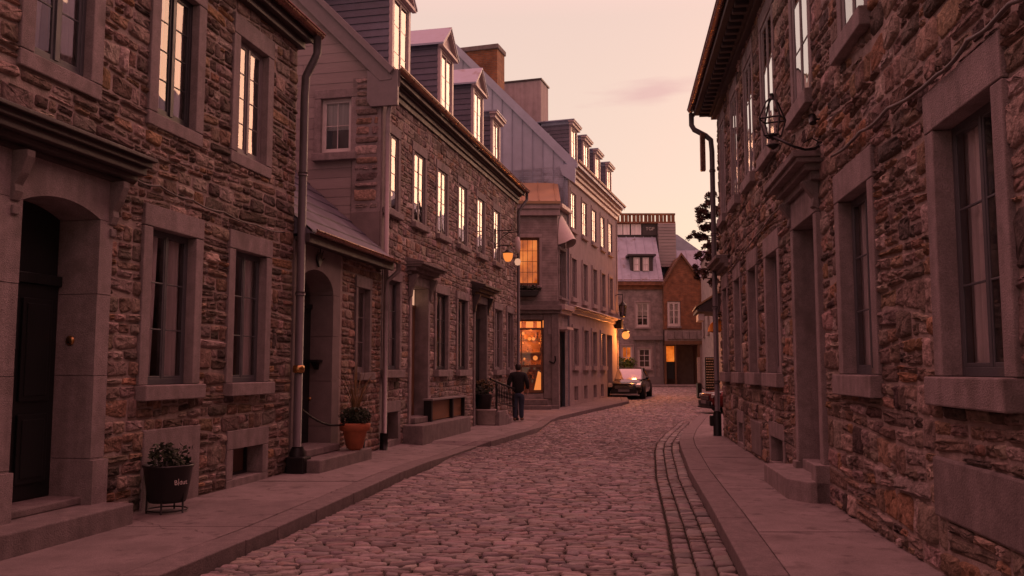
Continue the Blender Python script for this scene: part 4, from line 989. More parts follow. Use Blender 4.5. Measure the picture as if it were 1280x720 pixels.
# ================================================================== far house across the end of the street
FY=60.0; x4=at(762,462,FY).x
B4=Facade((x4,FY,base_z(FY)),(1,0),name='metal_roofed_house',label='grey stone house under a pale metal roof closing the far end of the street',cat='house')
fx=lambda p:B4.X(p,400); fz=lambda p:B4.Z(820,p)
window(B4,fx(795),fx(811.5),fz(409),fz(378),rows=3,cols=2,depth=.05,sw=.1,lint=.1,sill=.1,frame='paint_white',stone='greystone',curtain=3,mid=False,leaf=False,fw=.1,muntin=.05,low=False)
window(B4,fx(797),fx(813),fz(461),fz(435),rows=3,cols=2,depth=.05,sw=.1,lint=.1,sill=.1,frame='paint_white',stone='greystone',curtain=0,mid=False,leaf=False,fw=.09,muntin=.04,low=False)
window(B4,fx(776),fx(790),fz(462),fz(432),rows=2,cols=2,depth=.05,sw=.1,lint=.1,sill=.1,frame='paint_white',stone='greystone',curtain=0,mid=False,leaf=False,fw=.09,muntin=.04,low=False,lit='lit_room')
W4=fx(829); E4=fz(354)
m=MB(); grid_with_holes(m,0,W4,-.4,E4,B4.holes); m.add([(0,0,-.4),(W4,0,-.4),(W4,9,-.4),(0,9,-.4),(0,0,E4),(W4,0,E4),(W4,9,E4),(0,9,E4)],[(1,2,6,5),(2,3,7,6),(3,0,4,7)]); m.build('wall',M['ashlar'],B4.root)
m=MB(); m.box(0,W4,-.3,0,fz(357),fz(350)).box(0,W4,-.1,0,fz(362),fz(357)); m.build('eaves',M['brick'],B4.root)
m=MB(); m.box(fx(791),W4-.05,-.25,0,fz(425),fz(420)).box(fx(793),fx(795),-.08,0,0,fz(425)).box(fx(817),fx(819),-.08,0,0,fz(425)).box(fx(824),fx(828),-.08,0,0,fz(425)).box(fx(792),W4-.05,-.1,0,0,.5); m.build('shopfront',M['paint_mauve'],B4.root)
rf=MB(); yb4=2.6
rf.prism([(-.35,fz(352)),(yb4,B4.Z(800,296)+0.35),(9,B4.Z(800,296)+.35),(9,E4)],0,W4,'x')
k=0.3
while k<W4: rf.prism([(-.35,fz(352)+.0),(yb4,B4.Z(800,296)+.35),(yb4,B4.Z(800,296)+.41),(-.35,fz(352)+.06)],k,k+.05,'x'); k+=.62
rfo=rf.build('roof',M['roof_metal'],B4.root)
def at4(px,py,yy): p=at(px,py,FY+yy); return p.x-x4,p.z-B4.O.z
m=MB(); a0,z0_=at4(772,297,2.7); a1,z1_=at4(823,279,2.7); m.box(a0-1,a1,2.7,8,z0_-.6,z1_)
m.build('attic',M['cornice_dark'],B4.root)
m=MB()
for p0,p1 in ((772,778),(779,787),(789,801)): 
    u0_,v0=at4(p0,293.5,2.68);u1_,v1=at4(p1,280.5,2.68); m.box(u0_,u1_,2.62,2.7,v0,v1)
m.build('attic_window',M['curtain'],B4.root)
u0_,v0=at4(803,294,2.6);u1_,v1=at4(822,280,2.6); sg=MB().box(u0_,u1_,2.6,2.68,v0,v1).build('sign_board',M['cornice_dark'],B4.root)
text_mesh('sign_lettering','TGP',.34,M['white_mark'],sg,((u0_+u1_)/2,2.585,(v0+v1)/2+.05),(math.pi/2,0,0))
u0_,v0=at4(774,279,2.4);u1_,v1=at4(844,266.5,2.4); m=MB().box(u0_-1,u1_,2.4,2.5,v0,v0+.12).box(u0_-1,u1_,2.4,2.5,v1-.14,v1); n=18
for k in range(n): 
    xa=u0_-1+(u1_-u0_+1)*k/n; xb=xa+(u1_-u0_+1)/n*(.86 if k%3 else .7); m.box(xa,xb,2.42,2.48,v0+.12,v1-.14)
m.build('roof_parapet',M['brick'],B4.root)
u0_,v0=at4(823.5,316,2.2);u1_,v1=at4(844.5,279,2.2); m=MB(); boards(m,u0_,u1_,v0-1,v1,.22,2.2,.03); m.box(u0_,u1_,2.21,4,v0-1,v1); m.build('boarded_chimney',M['board'],B4.root)
# dormer with two white windows
u0_,v0=at4(788,341,.3);u1_,v1=at4(816,320,.3); m=MB().box(u0_,u1_,.3,2.5,v0,v1).box(u0_-.2,u1_+.2,.1,2.5,v1,v1+.12); dmo=m.build('dormer',M['cornice_dark'],B4.root)
for p0,p1 in ((792,799.5),(803.5,811)):
    a_,c_=at4(p0,339,.25);b_,d_=at4(p1,322,.25); m=MB().box(a_,a_+.07,.22,.29,c_,d_).box(b_-.07,b_,.22,.29,c_,d_).box(a_,b_,.221,.289,c_,c_+.07).box(a_,b_,.221,.289,d_-.07,d_).box(a_,b_,.225,.28,(c_+d_)/2-.03,(c_+d_)/2+.03)
    wo=m.build('window',M['paint_white'],dmo); MB().box(a_+.07,b_-.07,.26,.3,c_+.07,d_-.07).build('pane',M['curtain'],wo)
# lower metal roof wing behind the brick gable
u0_,v0=at4(829,380,1.5);u1_,v1=at4(905,313,4.5)
m=MB(); m.prism([(1.2,v0),(4.5,v1),(9,v1),(9,v0)],W4+.02,W4+6.5,'x'); k=W4+.4
while k<W4+6.4: m.prism([(1.2,v0),(4.5,v1),(4.5,v1+.06),(1.2,v0+.06)],k,k+.05,'x'); k+=.7
m.build('wing_roof',M['roof_metal'],B4.root)
m=MB(); a_,c_=at4(845,294,5);b_,d_=at4(876,316,5); m.prism([(a_-1.5,d_),(a_-1.5,c_),(a_,c_),(b_,d_)],4.6,9,'y'); m.build('upper_roof',M['roof_metal'],B4.root)
m=MB().box(W4+.02,W4+6.5,1.3,9,-.4,v0); m.build('wing_wall',M['render'],B4.root)
# brick gable house
bg0=at(829.5,462,FY).x
BG=Facade((bg0,FY-.6,base_z(FY)),(1,0),name='brick_gable_house',label='narrow rust-coloured brick gable house with an open shopfront at the street end',cat='house')
gx=lambda p:BG.X(p,400); gz=lambda p:BG.Z(852,p)
wg=gx(886)
window(BG,gx(834.5),gx(850.5),gz(408),gz(377),rows=3,cols=2,depth=.05,sw=0,lint=.0,sill=.12,frame='paint_white',curtain=1,mid=True,leaf=True,fw=.12,muntin=.05,low=False)
BG.holes.append((gx(832),gx(871),-.02,gz(431)))
m=MB(); grid_with_holes(m,0,wg,gz(412),gz(362),[h for h in BG.holes if h[2]>1]); pk=gx(852.5); m.add([(0,0,gz(362)),(wg,0,gz(362)),(pk,0,gz(320)),(0,0,gz(356))],[(0,1,2,3)])
m.add([(0,0,gz(412)),(wg,0,gz(412)),(wg,8,gz(412)),(0,8,gz(412)),(0,0,gz(356)),(wg,0,gz(362)),(wg,8,gz(362)),(0,8,gz(356))],[(1,2,6,5),(2,3,7,6),(3,0,4,7)])
m.build('wall',M['brick'],BG.root)
m=MB(); grid_with_holes(m,0,wg,-.4,gz(412)-.01,[h for h in BG.holes if h[2]<1],.04); m.build('shopfront_wall',M['greystone'],BG.root)
m=MB()
for k in range(5): m.box(gx(834)+k*.5,gx(834)+k*.5+.46,-.06,.04,gz(424),gz(414))
m.build('lintel_blocks',M['dressed'],BG.root,bevel=.02)
m=MB().box(gx(830),gx(877),-.1,.05,gz(430.5),gz(426)).box(gx(830),gx(832),-.06,.1,0,gz(430)).box(gx(871),gx(874),-.06,.1,0,gz(430)).box(gx(843),gx(844.5),-.02,.1,0,gz(431)); sf=m.build('shop_frame',M['door_brown'],BG.root)
m=MB(); X0_,X1_,Zt=gx(831),gx(873),gz(431); m.add([(X0_,.1,-.02),(X1_,.1,-.02),(X1_,.1,Zt),(X0_,.1,Zt),(X0_,3,0),(X1_,3,0),(X1_,3,Zt),(X0_,3,Zt)],[(0,1,5,4),(1,2,6,5),(2,3,7,6),(3,0,4,7),(4,5,6,7)]); m.build('shop_room',M['interior'],sf)
MB().box(gx(833),gx(843),.3,.34,gz(452),gz(432.5)).build('lit_panel',M['lit_room'],sf)
m=MB(); m.box(gx(833),gx(843),.2,.24,gz(474),gz(453)); m.build('door_panel',M['door_dark'],sf)
m=MB().prism([(-.12,gz(357.5)),(-.12,gz(354)),(pk,gz(316)),(pk,gz(319.5))],-.2,.05,'y').prism([(wg+.1,gz(367)),(pk,gz(319.5)),(pk,gz(316)),(wg+.1,gz(363.5))],-.2,.05,'y'); m.prism([(0,gz(356)),(pk,gz(319)),(wg,gz(363))],.05,6,'y'); m.build('roof',M['door_brown'],BG.root)
# plastered end wall further right
pw0=at(886,462,FY).x
m=MB().box(0,8,0,6,-.4,6.2); tag(m.build('plastered_wall',M['render'],None,loc=(pw0+.05,FY-.2,base_z(FY))),'blank pale plastered wall right of the brick gable house','wall')
# ================================================================== house beyond the side lane, mostly behind the near right house
R2=Facade((12.3,57,base_z(50)),(9.45-12.3,38.5-57),name='lane_house',label='dark house past the side lane, its shop canopy poking out beyond the downpipe',cat='house')
L2=18.6
for k in range(4): window(R2,2+k*4.2,3+k*4.2,3.2,5,rows=3,depth=.12,sw=.12,lint=.15,sill=.12,curtain=1,low=False)
stone_wall(R2,0,L2,0,7.9,8,[M['ashlar'],M['stone']],None,None)
m=MB().prism([(-.08,7.9),(4,10.6),(8.1,7.9)],-.05,L2+.05,'x'); m.build('roof',M['roof_metal'],R2.root)
cxl=17.2
p=R2.loc(864,392,1.35); p1=R2.loc(893,366,.3); print('canopy',p,p1)
ck=MB(); zt_=4.75; zl_=3.9
ck.prism([(0,zt_+.05),(-1.35,zl_+.05),(-1.35,zl_-.03),(0,zt_-.05)],15.2,L2,'x'); cko=ck.build('shop_canopy',M['tan_roof'],R2.root)
m=MB()
for xx in (15.3,16.8,L2-.1): m.prism([(0,zt_-.06),(-1.25,zl_-.02),(-1.2,zl_-.1),(-.05,zl_-.3)],xx-.04,xx+.04,'x')
m.box(15.2,L2,-1.3,0,zl_-.22,zl_-.12); m.build('canopy_bracket',M['cornice_dark'],cko)
m=MB(); m.box(16.8,L2-.1,-1.25,-1.0,zl_-.6,zl_-.32); m.build('canopy_valance',M['paint_white'],cko)
# orange dome awning below the canopy
m=MB(); n=10; vs=[]
for i in range(n+1):
    a_=math.pi*i/n
    for j in range(6):
        b_=math.pi/2*j/5; vs.append((17.6-.75*math.cos(a_)*math.cos(b_*.0+0),-.05-.75*math.sin(a_)*math.sin(b_),3.45-.62+ .62*math.cos(b_)*math.sin(a_)**.5))
m.add(vs,[(i*6+j,i*6+j+1,(i+1)*6+j+1,(i+1)*6+j) for i in range(n) for j in range(5)],0,None,True); m.build('orange_awning',M['orange_fabric'],R2.root)
# menu board
mb_=at(887.5,462,44); 
mt=thing('menu_board','tall black menu board with rows of pale writing beside the far shop','board',(mb_.x,44,base_z(44)-.12))
MB().box(-.24,.24,0,.05,.2,1.95).build('board',M['iron'],mt,bevel=.005)
m=MB(); rr=random.Random(5)
for k in range(12):
    xx=-.19
    while xx<.17: 
        w_=rr.uniform(.03,.1); m.box(xx,min(xx+w_,.2),-.004,0,1.85-k*.13,1.85-k*.13+.035); xx+=w_+.025
m.build('menu_writing',M['white_mark'],mt)
MB().box(-.22,-.18,0,.04,0,.2).box(.18,.22,0,.04,0,.2).box(-.24,.24,-.1,.15,0,.03).build('board_foot',M['iron'],mt)
ps=at(873.5,462,42); pt_=thing('banner_stand','narrow white upright banner on a black base beyond the red car','banner',(ps.x,42,base_z(42)-.12))
MB().box(-.07,.07,-.01,.01,.75,1.95).build('banner',M['paint_white'],pt_); MB().box(-.1,.1,-.15,.15,0,.72).build('base',M['iron'],pt_,bevel=.02)
# ---- tall unseen house added to block the low glow mirrored in the left windows
LANE_BLOCKER=Facade((13.5,36,base_z(30)),(0,-1),name='lane_house',label='unseen tall house added behind the right house to block low glow in the left window reflections',cat='house')
window(LANE_BLOCKER,2,3,3.5,5.2,rows=3,depth=.1,sw=.12,lint=.15,sill=.12,low=False); window(LANE_BLOCKER,6,7,3.5,5.2,rows=3,depth=.1,sw=.12,lint=.15,sill=.12,low=False); window(LANE_BLOCKER,10,11,3.5,5.2,rows=3,depth=.1,sw=.12,lint=.15,sill=.12,low=False)
stone_wall(LANE_BLOCKER,0,15,0,9.6,9,[M['ashlar'],M['stone']],None,None)
MB().prism([(-.2,9.6),(4.5,13),(9.2,9.6)],-.1,15.1,'x').build('roof',M['roof_metal'],LANE_BLOCKER.root); MB().box(6,7.3,3.6,4.6,11,14.3).build('chimney',M['brick'],LANE_BLOCKER.root)
# ================================================================== ground
def interp(poly,y):
    for a,b in zip(poly[:-1],poly[1:]):
        if a[1]<=y<=b[1]:
            t=(y-a[1])/(b[1]-a[1]); return a[0]+(b[0]-a[0])*t, a[2]+(b[2]-a[2])*t
    return (poly[-1][0],poly[-1][2]) if y>poly[-1][1] else (poly[0][0],poly[0][2])
KL=[]
for px,py,h in ((197,720,.12),(348,658,.12),(500,590.5,.12),(538,576,.12),(560,570,.035),(597,557,.035),(614,551,.12),(668,536,.12),(678,533,.035),(688,525.5,.035),(700,520,.12),(740,511,.12),(786,501,.12)):
    g=G(px,py,h); KL.append((g.x,g.y,h))
s0=(KL[1][0]-KL[0][0])/(KL[1][1]-KL[0][1]); KL.insert(0,(KL[0][0]-s0*(KL[0][1]+6),-6,.12)); KL.append((6.3,50,.12)); KL.append((7.2,57,.12))
KR=[]
for px,py,h in ((936,720,.12),(893,640,.12),(862,587,.12),(850,556,.12),(849.5,547,.12),(856,536,.12),(868,524,.12),(878,515.5,.12)):
    g=G(px,py,h); KR.append((g.x,g.y,h))
s0=(KR[1][0]-KR[0][0])/(KR[1][1]-KR[0][1]); KR.insert(0,(KR[0][0]-s0*(KR[0][1]+6),-6,.12))
print('KL',[(round(a,2),round(b,2)) for a,b,_ in KL]); print('KR',[(round(a,2),round(b,2)) for a,b,_ in KR])
WL=[(B1.W(0,0,0).x,-8,0),(B2.O.x,B2.O.y,0)]; p=B2.W(len2,0,0); WL+=[(p.x,p.y,0),(p.x-.5,p.y+.05,0),(-.6,AY,0),(AX,AY+.02,0),(2.16,33.5,0)]; p=B3.W(len3,0,0); WL+=[(p.x,p.y,0),(p.x+.0,p.y+3,0),(5.2,57,0)]
p0=R1.W(r1len,0,0); p1=R1.W(0,0,0); WR=[(p0.x,p0.y,0),(p1.x,p1.y,0),(p1.x+.8,p1.y+1,0),(8.3,29.2,0)]
rg=MB(); ys=list(np.arange(-30,120,5.0))+[400,1500]
for i in range(len(ys)-1):
    y0,y1=ys[i],ys[i+1]; z0,z1=H(min(y0,70))-.06,H(min(y1,70))-.06
    rg.add([(-600,y0,z0),(600,y0,z0),(600,y1,z1),(-600,y1,z1)],[(0,1,2,3)])
struct(rg.build('ground',M['ground']))
rb=MB(); ys=list(np.arange(-6,62,2.0))
for i in range(len(ys)-1):
    y0,y1=ys[i],ys[i+1]; rb.add([(-9,y0,H(y0)-.022),(14,y0,H(y0)-.022),(14,y1,H(y1)-.022),(-9,y1,H(y1)-.022)],[(0,1,2,3)])
struct(rb.build('road_bed',M['joint']))
# setts
rnd=random.Random(17); Q=[]; Hs=[]
y=2.6; prev=None
def rowline(y,seed):
    r_=random.Random(seed); a=[(r_.uniform(.0005,.003),r_.uniform(.8,3),r_.uniform(0,6)) for _ in range(3)]+[(.05,.5,1.0),(.03,1.1,2.0)]
    return lambda X,y=y,a=a: y+sum(p*math.sin(f*X+q_) for p,f,q_ in a)
lines=[]
k=0
while y<58:
    lines.append((y,rowline(y,k))); k+=1
    y+=rnd.uniform(.07,.105) if y<30 else rnd.uniform(.12,.17)
GUT=.5
for (ya,fa),(yb,fb) in zip(lines[:-1],lines[1:]):
    ym=(ya+yb)/2; xl=interp(KL,ym)[0]+.02
    if ym<29.3: xr=interp(KR,ym)[0]-(.02 if ym>27 else GUT+.008)
    else: xr=9.5+(ym-29.3)*.09 if ym<57 else 12
    if ym<29.3 and ym>27: pass
    x_=xl; off=0
    while x_<xr-.04:
        w=rnd.uniform(.14,.29) if ym<30 else rnd.uniform(.15,.32)
        if rnd.random()<.1: w*=.7
        xe=min(x_+w,xr)
        if xr-xe<.08: xe=xr
        g=rnd.uniform(.002,.005); s1=rnd.uniform(-.012,.012)
        Q.append([(x_+g,fa(x_)+g),(xe-g,fa(xe)+g),(xe-g+s1,fb(xe)-g),(x_+g+s1,fb(x_)-g)]); x_=xe
Q=np.array(Q); near=Q[:,0,1]<16
def setts(Q,nseg,bev,irr,hl=(-.004,.012)):
    h=RNG.uniform(hl[0],hl[1],len(Q))+.0; V,Fc=pillow_geo(Q,h+.022,nseg,bev,.0022,irr=irr,sq=5,base=-.01)
    yy=V[:,:,1]; Hh=np.maximum(0,yy-25)*.015
    xl_=np.array([0]); V[:,:,2]+= -.022+Hh
    return V,Fc
PAL_S=[((.23,.2,.19),5),((.2,.175,.165),4),((.26,.225,.21),4),((.23,.185,.165),2),((.16,.14,.135),1.5),((.29,.255,.235),1.5)]
rd=MB()
V,Fc=setts(Q[near],14,.012,.08,(-.002,.01)); rd.pile(V,Fc,pick_cols(len(V),PAL_S))
V,Fc=setts(Q[~near],8,.03,.08); rd.pile(V,Fc,pick_cols(len(V),PAL_S))
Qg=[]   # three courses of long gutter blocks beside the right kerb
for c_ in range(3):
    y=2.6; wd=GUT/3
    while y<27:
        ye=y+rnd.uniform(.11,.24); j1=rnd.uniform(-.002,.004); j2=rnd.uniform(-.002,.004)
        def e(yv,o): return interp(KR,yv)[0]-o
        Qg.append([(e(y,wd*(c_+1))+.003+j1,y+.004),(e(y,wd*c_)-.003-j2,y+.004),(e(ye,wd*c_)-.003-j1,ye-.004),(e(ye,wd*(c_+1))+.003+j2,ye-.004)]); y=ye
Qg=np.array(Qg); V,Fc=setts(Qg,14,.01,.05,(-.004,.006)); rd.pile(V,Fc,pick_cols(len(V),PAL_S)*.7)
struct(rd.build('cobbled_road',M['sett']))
# kerbs and sidewalks
def strip(name,poly,wall,side,y0,y1,kw=.3,step=1.9,seed=1,inner=.1):
    r_=random.Random(seed); kb=MB(); sb=MB(); base_=MB()
    def kp(y,o):
        x_,h_=interp(poly,y); return (x_+side*o,y,h_+H(y))
    def wp(y): x_,_=interp(wall,y); return (x_+side*.12,y,.12+H(y))
    y=y0
    brk=[p[1] for p in poly if y0<p[1]<y1]
    while y<y1-.05:
        ye=min(y+r_.uniform(.9,1.5),y1)
        for b_ in brk:
            if y+.02<b_<ye+.35: ye=b_; break
        g=.007
        a0,a1=kp(y+g,0),kp(ye-g,0); b0,b1=kp(y+g,kw),kp(ye-g,kw); k_=r_.uniform(.85,1.12)
        def lo(p,d=.16): return (p[0],p[1],H(p[1])-.03)
        dz=r_.uniform(-.003,.003); T=lambda p:(p[0],p[1],p[2]+dz)
        vs=[T(a0),T(a1),T(b1),T(b0),lo(a0),lo(a1),lo(b1),lo(b0)]
        fs=[(0,1,2,3),(4,5,1,0),(5,6,2,1),(6,7,3,2),(7,4,0,3)]
        if side>0: fs=[tuple(reversed(f)) for f in fs]
        kb.add(vs,fs,0,(k_,k_,k_)); y=ye
    y=y0
    while y<y1-.05:
        ye=min(y+step*r_.uniform(.8,1.2),y1)
        for b_ in brk:
            if y+.05<b_<ye+.3: ye=b_; break
        # split across when wide
        g=.009
        q0,q1,w0,w1=kp(y+g,kw+.01),kp(ye-g,kw+.01),wp(y+g),wp(ye-g)
        width=abs(w0[0]-q0[0]); n=max(1,round(width/1.7)) if width>1.9 else 1
        for j in range(n):
            t0,t1=j/n,(j+1)/n; gg=.004/max(width,.1) if n>1 else 0
            lp=lambda a,b,t:tuple(a[i]*(1-t)+b[i]*t for i in range(3))
            A,B_,C_,D=lp(q0,w0,t0+gg),lp(q1,w1,t0+gg),lp(q1,w1,t1-gg),lp(q0,w0,t1-gg)
            k_=r_.uniform(.86,1.12); tl=r_.uniform(-.003,.003); T=lambda p:(p[0],p[1],p[2]+tl)
            lo=lambda p:(p[0],p[1],p[2]-.05)
            fs=[(0,1,2,3),(4,5,1,0),(5,6,2,1),(6,7,3,2),(7,4,0,3)]
            if side>0: fs=[tuple(reversed(f)) for f in fs]
            sb.add([T(A),T(B_),T(C_),T(D),lo(A),lo(B_),lo(C_),lo(D)],fs,0,(k_,k_,k_))
        base_.add([(q0[0],y,q0[2]-.02),(q1[0],ye,q1[2]-.02),(w1[0],ye,w1[2]-.02),(w0[0],y,w0[2]-.02)],[(0,1,2,3) if side<0 else (3,2,1,0)])
        y=ye
    struct(kb.build('kerb',M['kerb'],bevel=.012)); struct(sb.build('sidewalk',M['slab'],bevel=.005)); struct(base_.build('sidewalk_bed',M['joint']))
strip('left',KL,WL,-1,-6,57,seed=3); strip('right',KR,WR,1,-6,29.0,seed=6)
m=MB(); y0=57.2; z=H(58)
m.box(4,15,57.2,60.2,z-.2,base_z(58)); struct(m.build('far_sidewalk',M['slab'],bevel=.02))
m=MB(); m.add([(5.2,19.5,-.012),(30,19.5,-.012),(30,29.3,H(29)-.012),(8.6,29.3,H(29)-.012)],[(0,1,2,3)]); m.add([(9.6,29.3,H(29)-.012),(30,29.3,H(29)-.012),(30,39,H(39)-.012),(10.4,39,H(39)-.012)],[(0,1,2,3)]); struct(m.build('side_lane',M['ground']))
# ================================================================== things in the street
def skin_body(name,mats,verts,edges,radii,parent=None,sub=2):
    me=bpy.data.meshes.new(name); me.from_pydata([tuple(v) for v in verts],edges,[]); o=bpy.data.objects.new(name,me); COL.objects.link(o)
    sk=o.modifiers.new('s','SKIN'); sk.use_smooth_shade=True
    for i,r in enumerate(radii):
        rr=r if isinstance(r,tuple) else (r,r); me.skin_vertices[0].data[i].radius=rr
    me.skin_vertices[0].data[0].use_root=True
    sb=o.modifiers.new('u','SUBSURF'); sb.levels=sub; sb.render_levels=sub
    dg=bpy.context.evaluated_depsgraph_get(); dg.update()
    m2=bpy.data.meshes.new_from_object(o.evaluated_get(dg)); bpy.data.objects.remove(o)
    m2.materials.clear()
    for m in (mats if isinstance(mats,(list,tuple)) else [mats]): m2.materials.append(m)
    o=bpy.data.objects.new(name,m2); COL.objects.link(o)
    if parent: o.parent=parent
    return o
def leaves(mb,c,r,n,size,squash=1.0,rnd=random,drop=0,mi=0,shell=.35):
    for _ in range(n):
        while True:
            p=Vector((rnd.uniform(-1,1),rnd.uniform(-1,1),rnd.uniform(-1,1)))
            if shell<p.length<1: break
        p=Vector((p.x*r,p.y*r,p.z*r*squash))+Vector(c)
        d=Vector((rnd.gauss(0,1),rnd.gauss(0,1),rnd.gauss(0,.7)-drop)).normalized(); s=Vector((rnd.gauss(0,1),rnd.gauss(0,1),rnd.gauss(0,1))); s=(s-d*s.dot(d)).normalized()
        l=size*rnd.uniform(.6,1.4); w=l*.28; k=rnd.uniform(.5,1.6); nn=d.cross(s)*w*.3
        mb.add([p-d*l*.5,p+s*w+nn,p+d*l*.5,p-s*w+nn],[(0,1,2,3)],mi,(k,k*rnd.uniform(.9,1.1),k))
def blades(mb,c,n,h,spread,rnd,w=.012,mi=0):
    for _ in range(n):
        a=rnd.uniform(0,6.283); sp=rnd.uniform(.05,1)*spread; hh=h*rnd.uniform(.65,1)*(1-.25*sp/spread); s=Vector((-math.sin(a),math.cos(a),0)); k=rnd.uniform(.6,1.5); vs=[]
        for i in range(6):
            t=i/5; p=Vector(c)+Vector((math.cos(a)*sp*t**1.5,math.sin(a)*sp*t**1.5,hh*(t-.12*t**4*(sp/spread)))); ww=w*(1-t)**.6+.0015; vs+=[p-s*ww,p+s*ww]
        mb.add(vs,[(2*i,2*i+1,2*i+3,2*i+2) for i in range(5)],mi,(k,k,k))
# ---- black bucket planter on a stand
p=G(208.5,640); pl=thing('planter','black tapered bucket planter with pale lettering standing on thin iron legs','planter',(p.x,p.y,.12))
Zp=lambda z:(z-.16)*.82+.11
m=MB(); m.lathe([(.0,Zp(.16)),(.185,Zp(.16)),(.2,Zp(.2)),(.25,Zp(.6)),(.262,Zp(.61)),(.262,Zp(.635)),(.24,Zp(.635)),(.228,Zp(.58)),(.0,Zp(.57))],n=32,cap=False); m.build('bucket',M['black_pot'],pl)
MB().lathe([(0,Zp(.575)),(.232,Zp(.58))],n=20,cap=False).build('soil',M['soil'],pl)
for a in (210,275,340,90): MB().tube([(.2*math.cos(math.radians(a)),.2*math.sin(math.radians(a)),.26),(.205*math.cos(math.radians(a)),.205*math.sin(math.radians(a)),.0)],.011,6).build('leg',M['iron'],pl)
m=MB(); pr=[(.205*math.cos(2*math.pi*k/24),.205*math.sin(2*math.pi*k/24),.03) for k in range(25)]; m.tube(pr,.008,6,cap=False); m.build('ring',M['iron'],pl)
ca=math.atan2(-p.y,-p.x); ta=ca+math.radians(33); rr_=.232
text_mesh('lettering','B dut',.07,M['white_mark'],pl,(rr_*math.cos(ta),rr_*math.sin(ta),.325),(math.radians(90-8),0,ta+math.pi/2),ext=.001)
MB().box(-.003,.003,-.001,.001,-.035,.045).build('lettering_stroke',M['white_mark'],pl,loc=(rr_*math.cos(ta-.11),rr_*math.sin(ta-.11),.33),rz=ta+math.pi/2)
r_=random.Random(4); m=MB()
for k in range(14):
    a=r_.uniform(0,6.28); q_=r_.uniform(.03,.2); m.tube([(q_*.5*math.cos(a),q_*.5*math.sin(a),.45),(q_*1.25*math.cos(a),q_*1.25*math.sin(a),.45+r_.uniform(.08,.22))],.004,4)
leaves(m,(0,0,.53),.22,210,.055,.45,r_,shell=0)
for k in range(22):
    a=r_.uniform(0,6.28); q_=r_.uniform(.02,.24); leaves(m,(q_*math.cos(a),q_*math.sin(a),.55+r_.uniform(0,.14)),.05,9,.055,1,r_,shell=0)
m.build('foliage',M['leaf_dark'],pl)
# ---- terracotta pot
p=G(443,577); tp=thing('terracotta_pot','tall terracotta pot with spiky grass blades and dark trailing foliage','plant pot',(p.x,p.y,.12))
MB().lathe([(0,0),(.1,0),(.105,.03),(.085,.06),(.09,.2),(.13,.22),(.2,.5),(.215,.52)],n=28,cap=False).build('pot',M['terracotta'],tp)
MB().lathe([(.215,.5),(.245,.51),(.255,.6),(.245,.63),(.22,.63),(.2,.56),(0,.56)],n=28,cap=False).build('rim',M['terracotta'],tp)
r_=random.Random(6); m=MB(); leaves(m,(0,0,.75),.27,520,.065,.55,r_,drop=.3); leaves(m,(.12,-.08,.7),.16,160,.06,.7,r_,drop=.5); leaves(m,(-.14,0,.7),.14,120,.06,.8,r_,drop=.5); m.build('foliage',M['leaf_dark'],tp)
m=MB(); blades(m,(0,0,.66),30,1.15,.5,r_,.011); m.build('grass_blades',M['leaf_dry'],tp)
# ---- rope rail
o_=MD.W(ab+.5,-.42,.19); hr=thing('rope_rail','black rope handrail on an iron post beside the arched cottage step','handrail',o_,MD.rz)
MB().tube([(0,0,0),(0,0,.52),(0,0,.56)],[.018,.018,.028],8).build('post',M['iron'],hr)
xs0=-(ab+.5)+.08; m=MB(); pts=[]
for k in range(13):
    t=k/12; pts.append((xs0*(1-t)*.93,.36*(1-t),.52+.22*(1-t)-.24*math.sin(math.pi*t)*(1-.3*t)))
m.tube(pts,.018,8); m.build('rope',M['iron'],hr)
# ---- bench front on the stone step
a,b=B2.X(541,515,.25),B2.X(583,510,.25); o_=B2.W(a,-.12,.36); bn=thing('bench','narrow bench with pale top plank and varnished board front on the long doorstep','bench',o_,B2.rz)
L_=b-a; MB().box(-.04,L_+.04,-.14,.1,.46,.5).build('seat',M['paint_mauve'],bn,bevel=.006); MB().box(.08,L_-.06,-.02,.03,.02,.44).build('panel',M['wood'],bn)
for k in (0,.62,1): MB().box(k*(L_-.1),k*(L_-.1)+.09,-.1,.08,0,.46).build('leg',M['iron'],bn,bevel=.005)
# ---- stone tub with black pot
p=G(606.5,531); tb=thing('stone_tub','pale ribbed stone tub in front of the black doorway, holding a dark planted pot','tub',(p.x,p.y,.12))
MB().lathe([(0,0),(.27,0),(.285,.03),(.28,.13),(.29,.14),(.285,.25),(.298,.26),(.29,.37),(.31,.38),(.31,.43),(.27,.43),(.25,.38),(0,.38)],n=28,cap=False).build('tub',M['tub'],tb)
p2=thing('plant_pot','square black pot of dry rust-tipped foliage set on the pale stone tub','plant pot',(p.x-.05,p.y+.05,.12+.385))
MB().lathe([(0,0),(.19,0),(.24,.42),(.25,.44),(.22,.44),(.2,.4),(0,.4)],n=20,cap=False).build('pot',M['black_pot'],p2)
r_=random.Random(8); m=MB(); leaves(m,(0,0,.62),.3,380,.075,.75,r_); m.build('foliage',M['leaf_dark'],p2); m=MB(); leaves(m,(.03,-.03,.72),.26,150,.07,.6,r_); m.build('dry_foliage',M['leaf_dry'],p2)
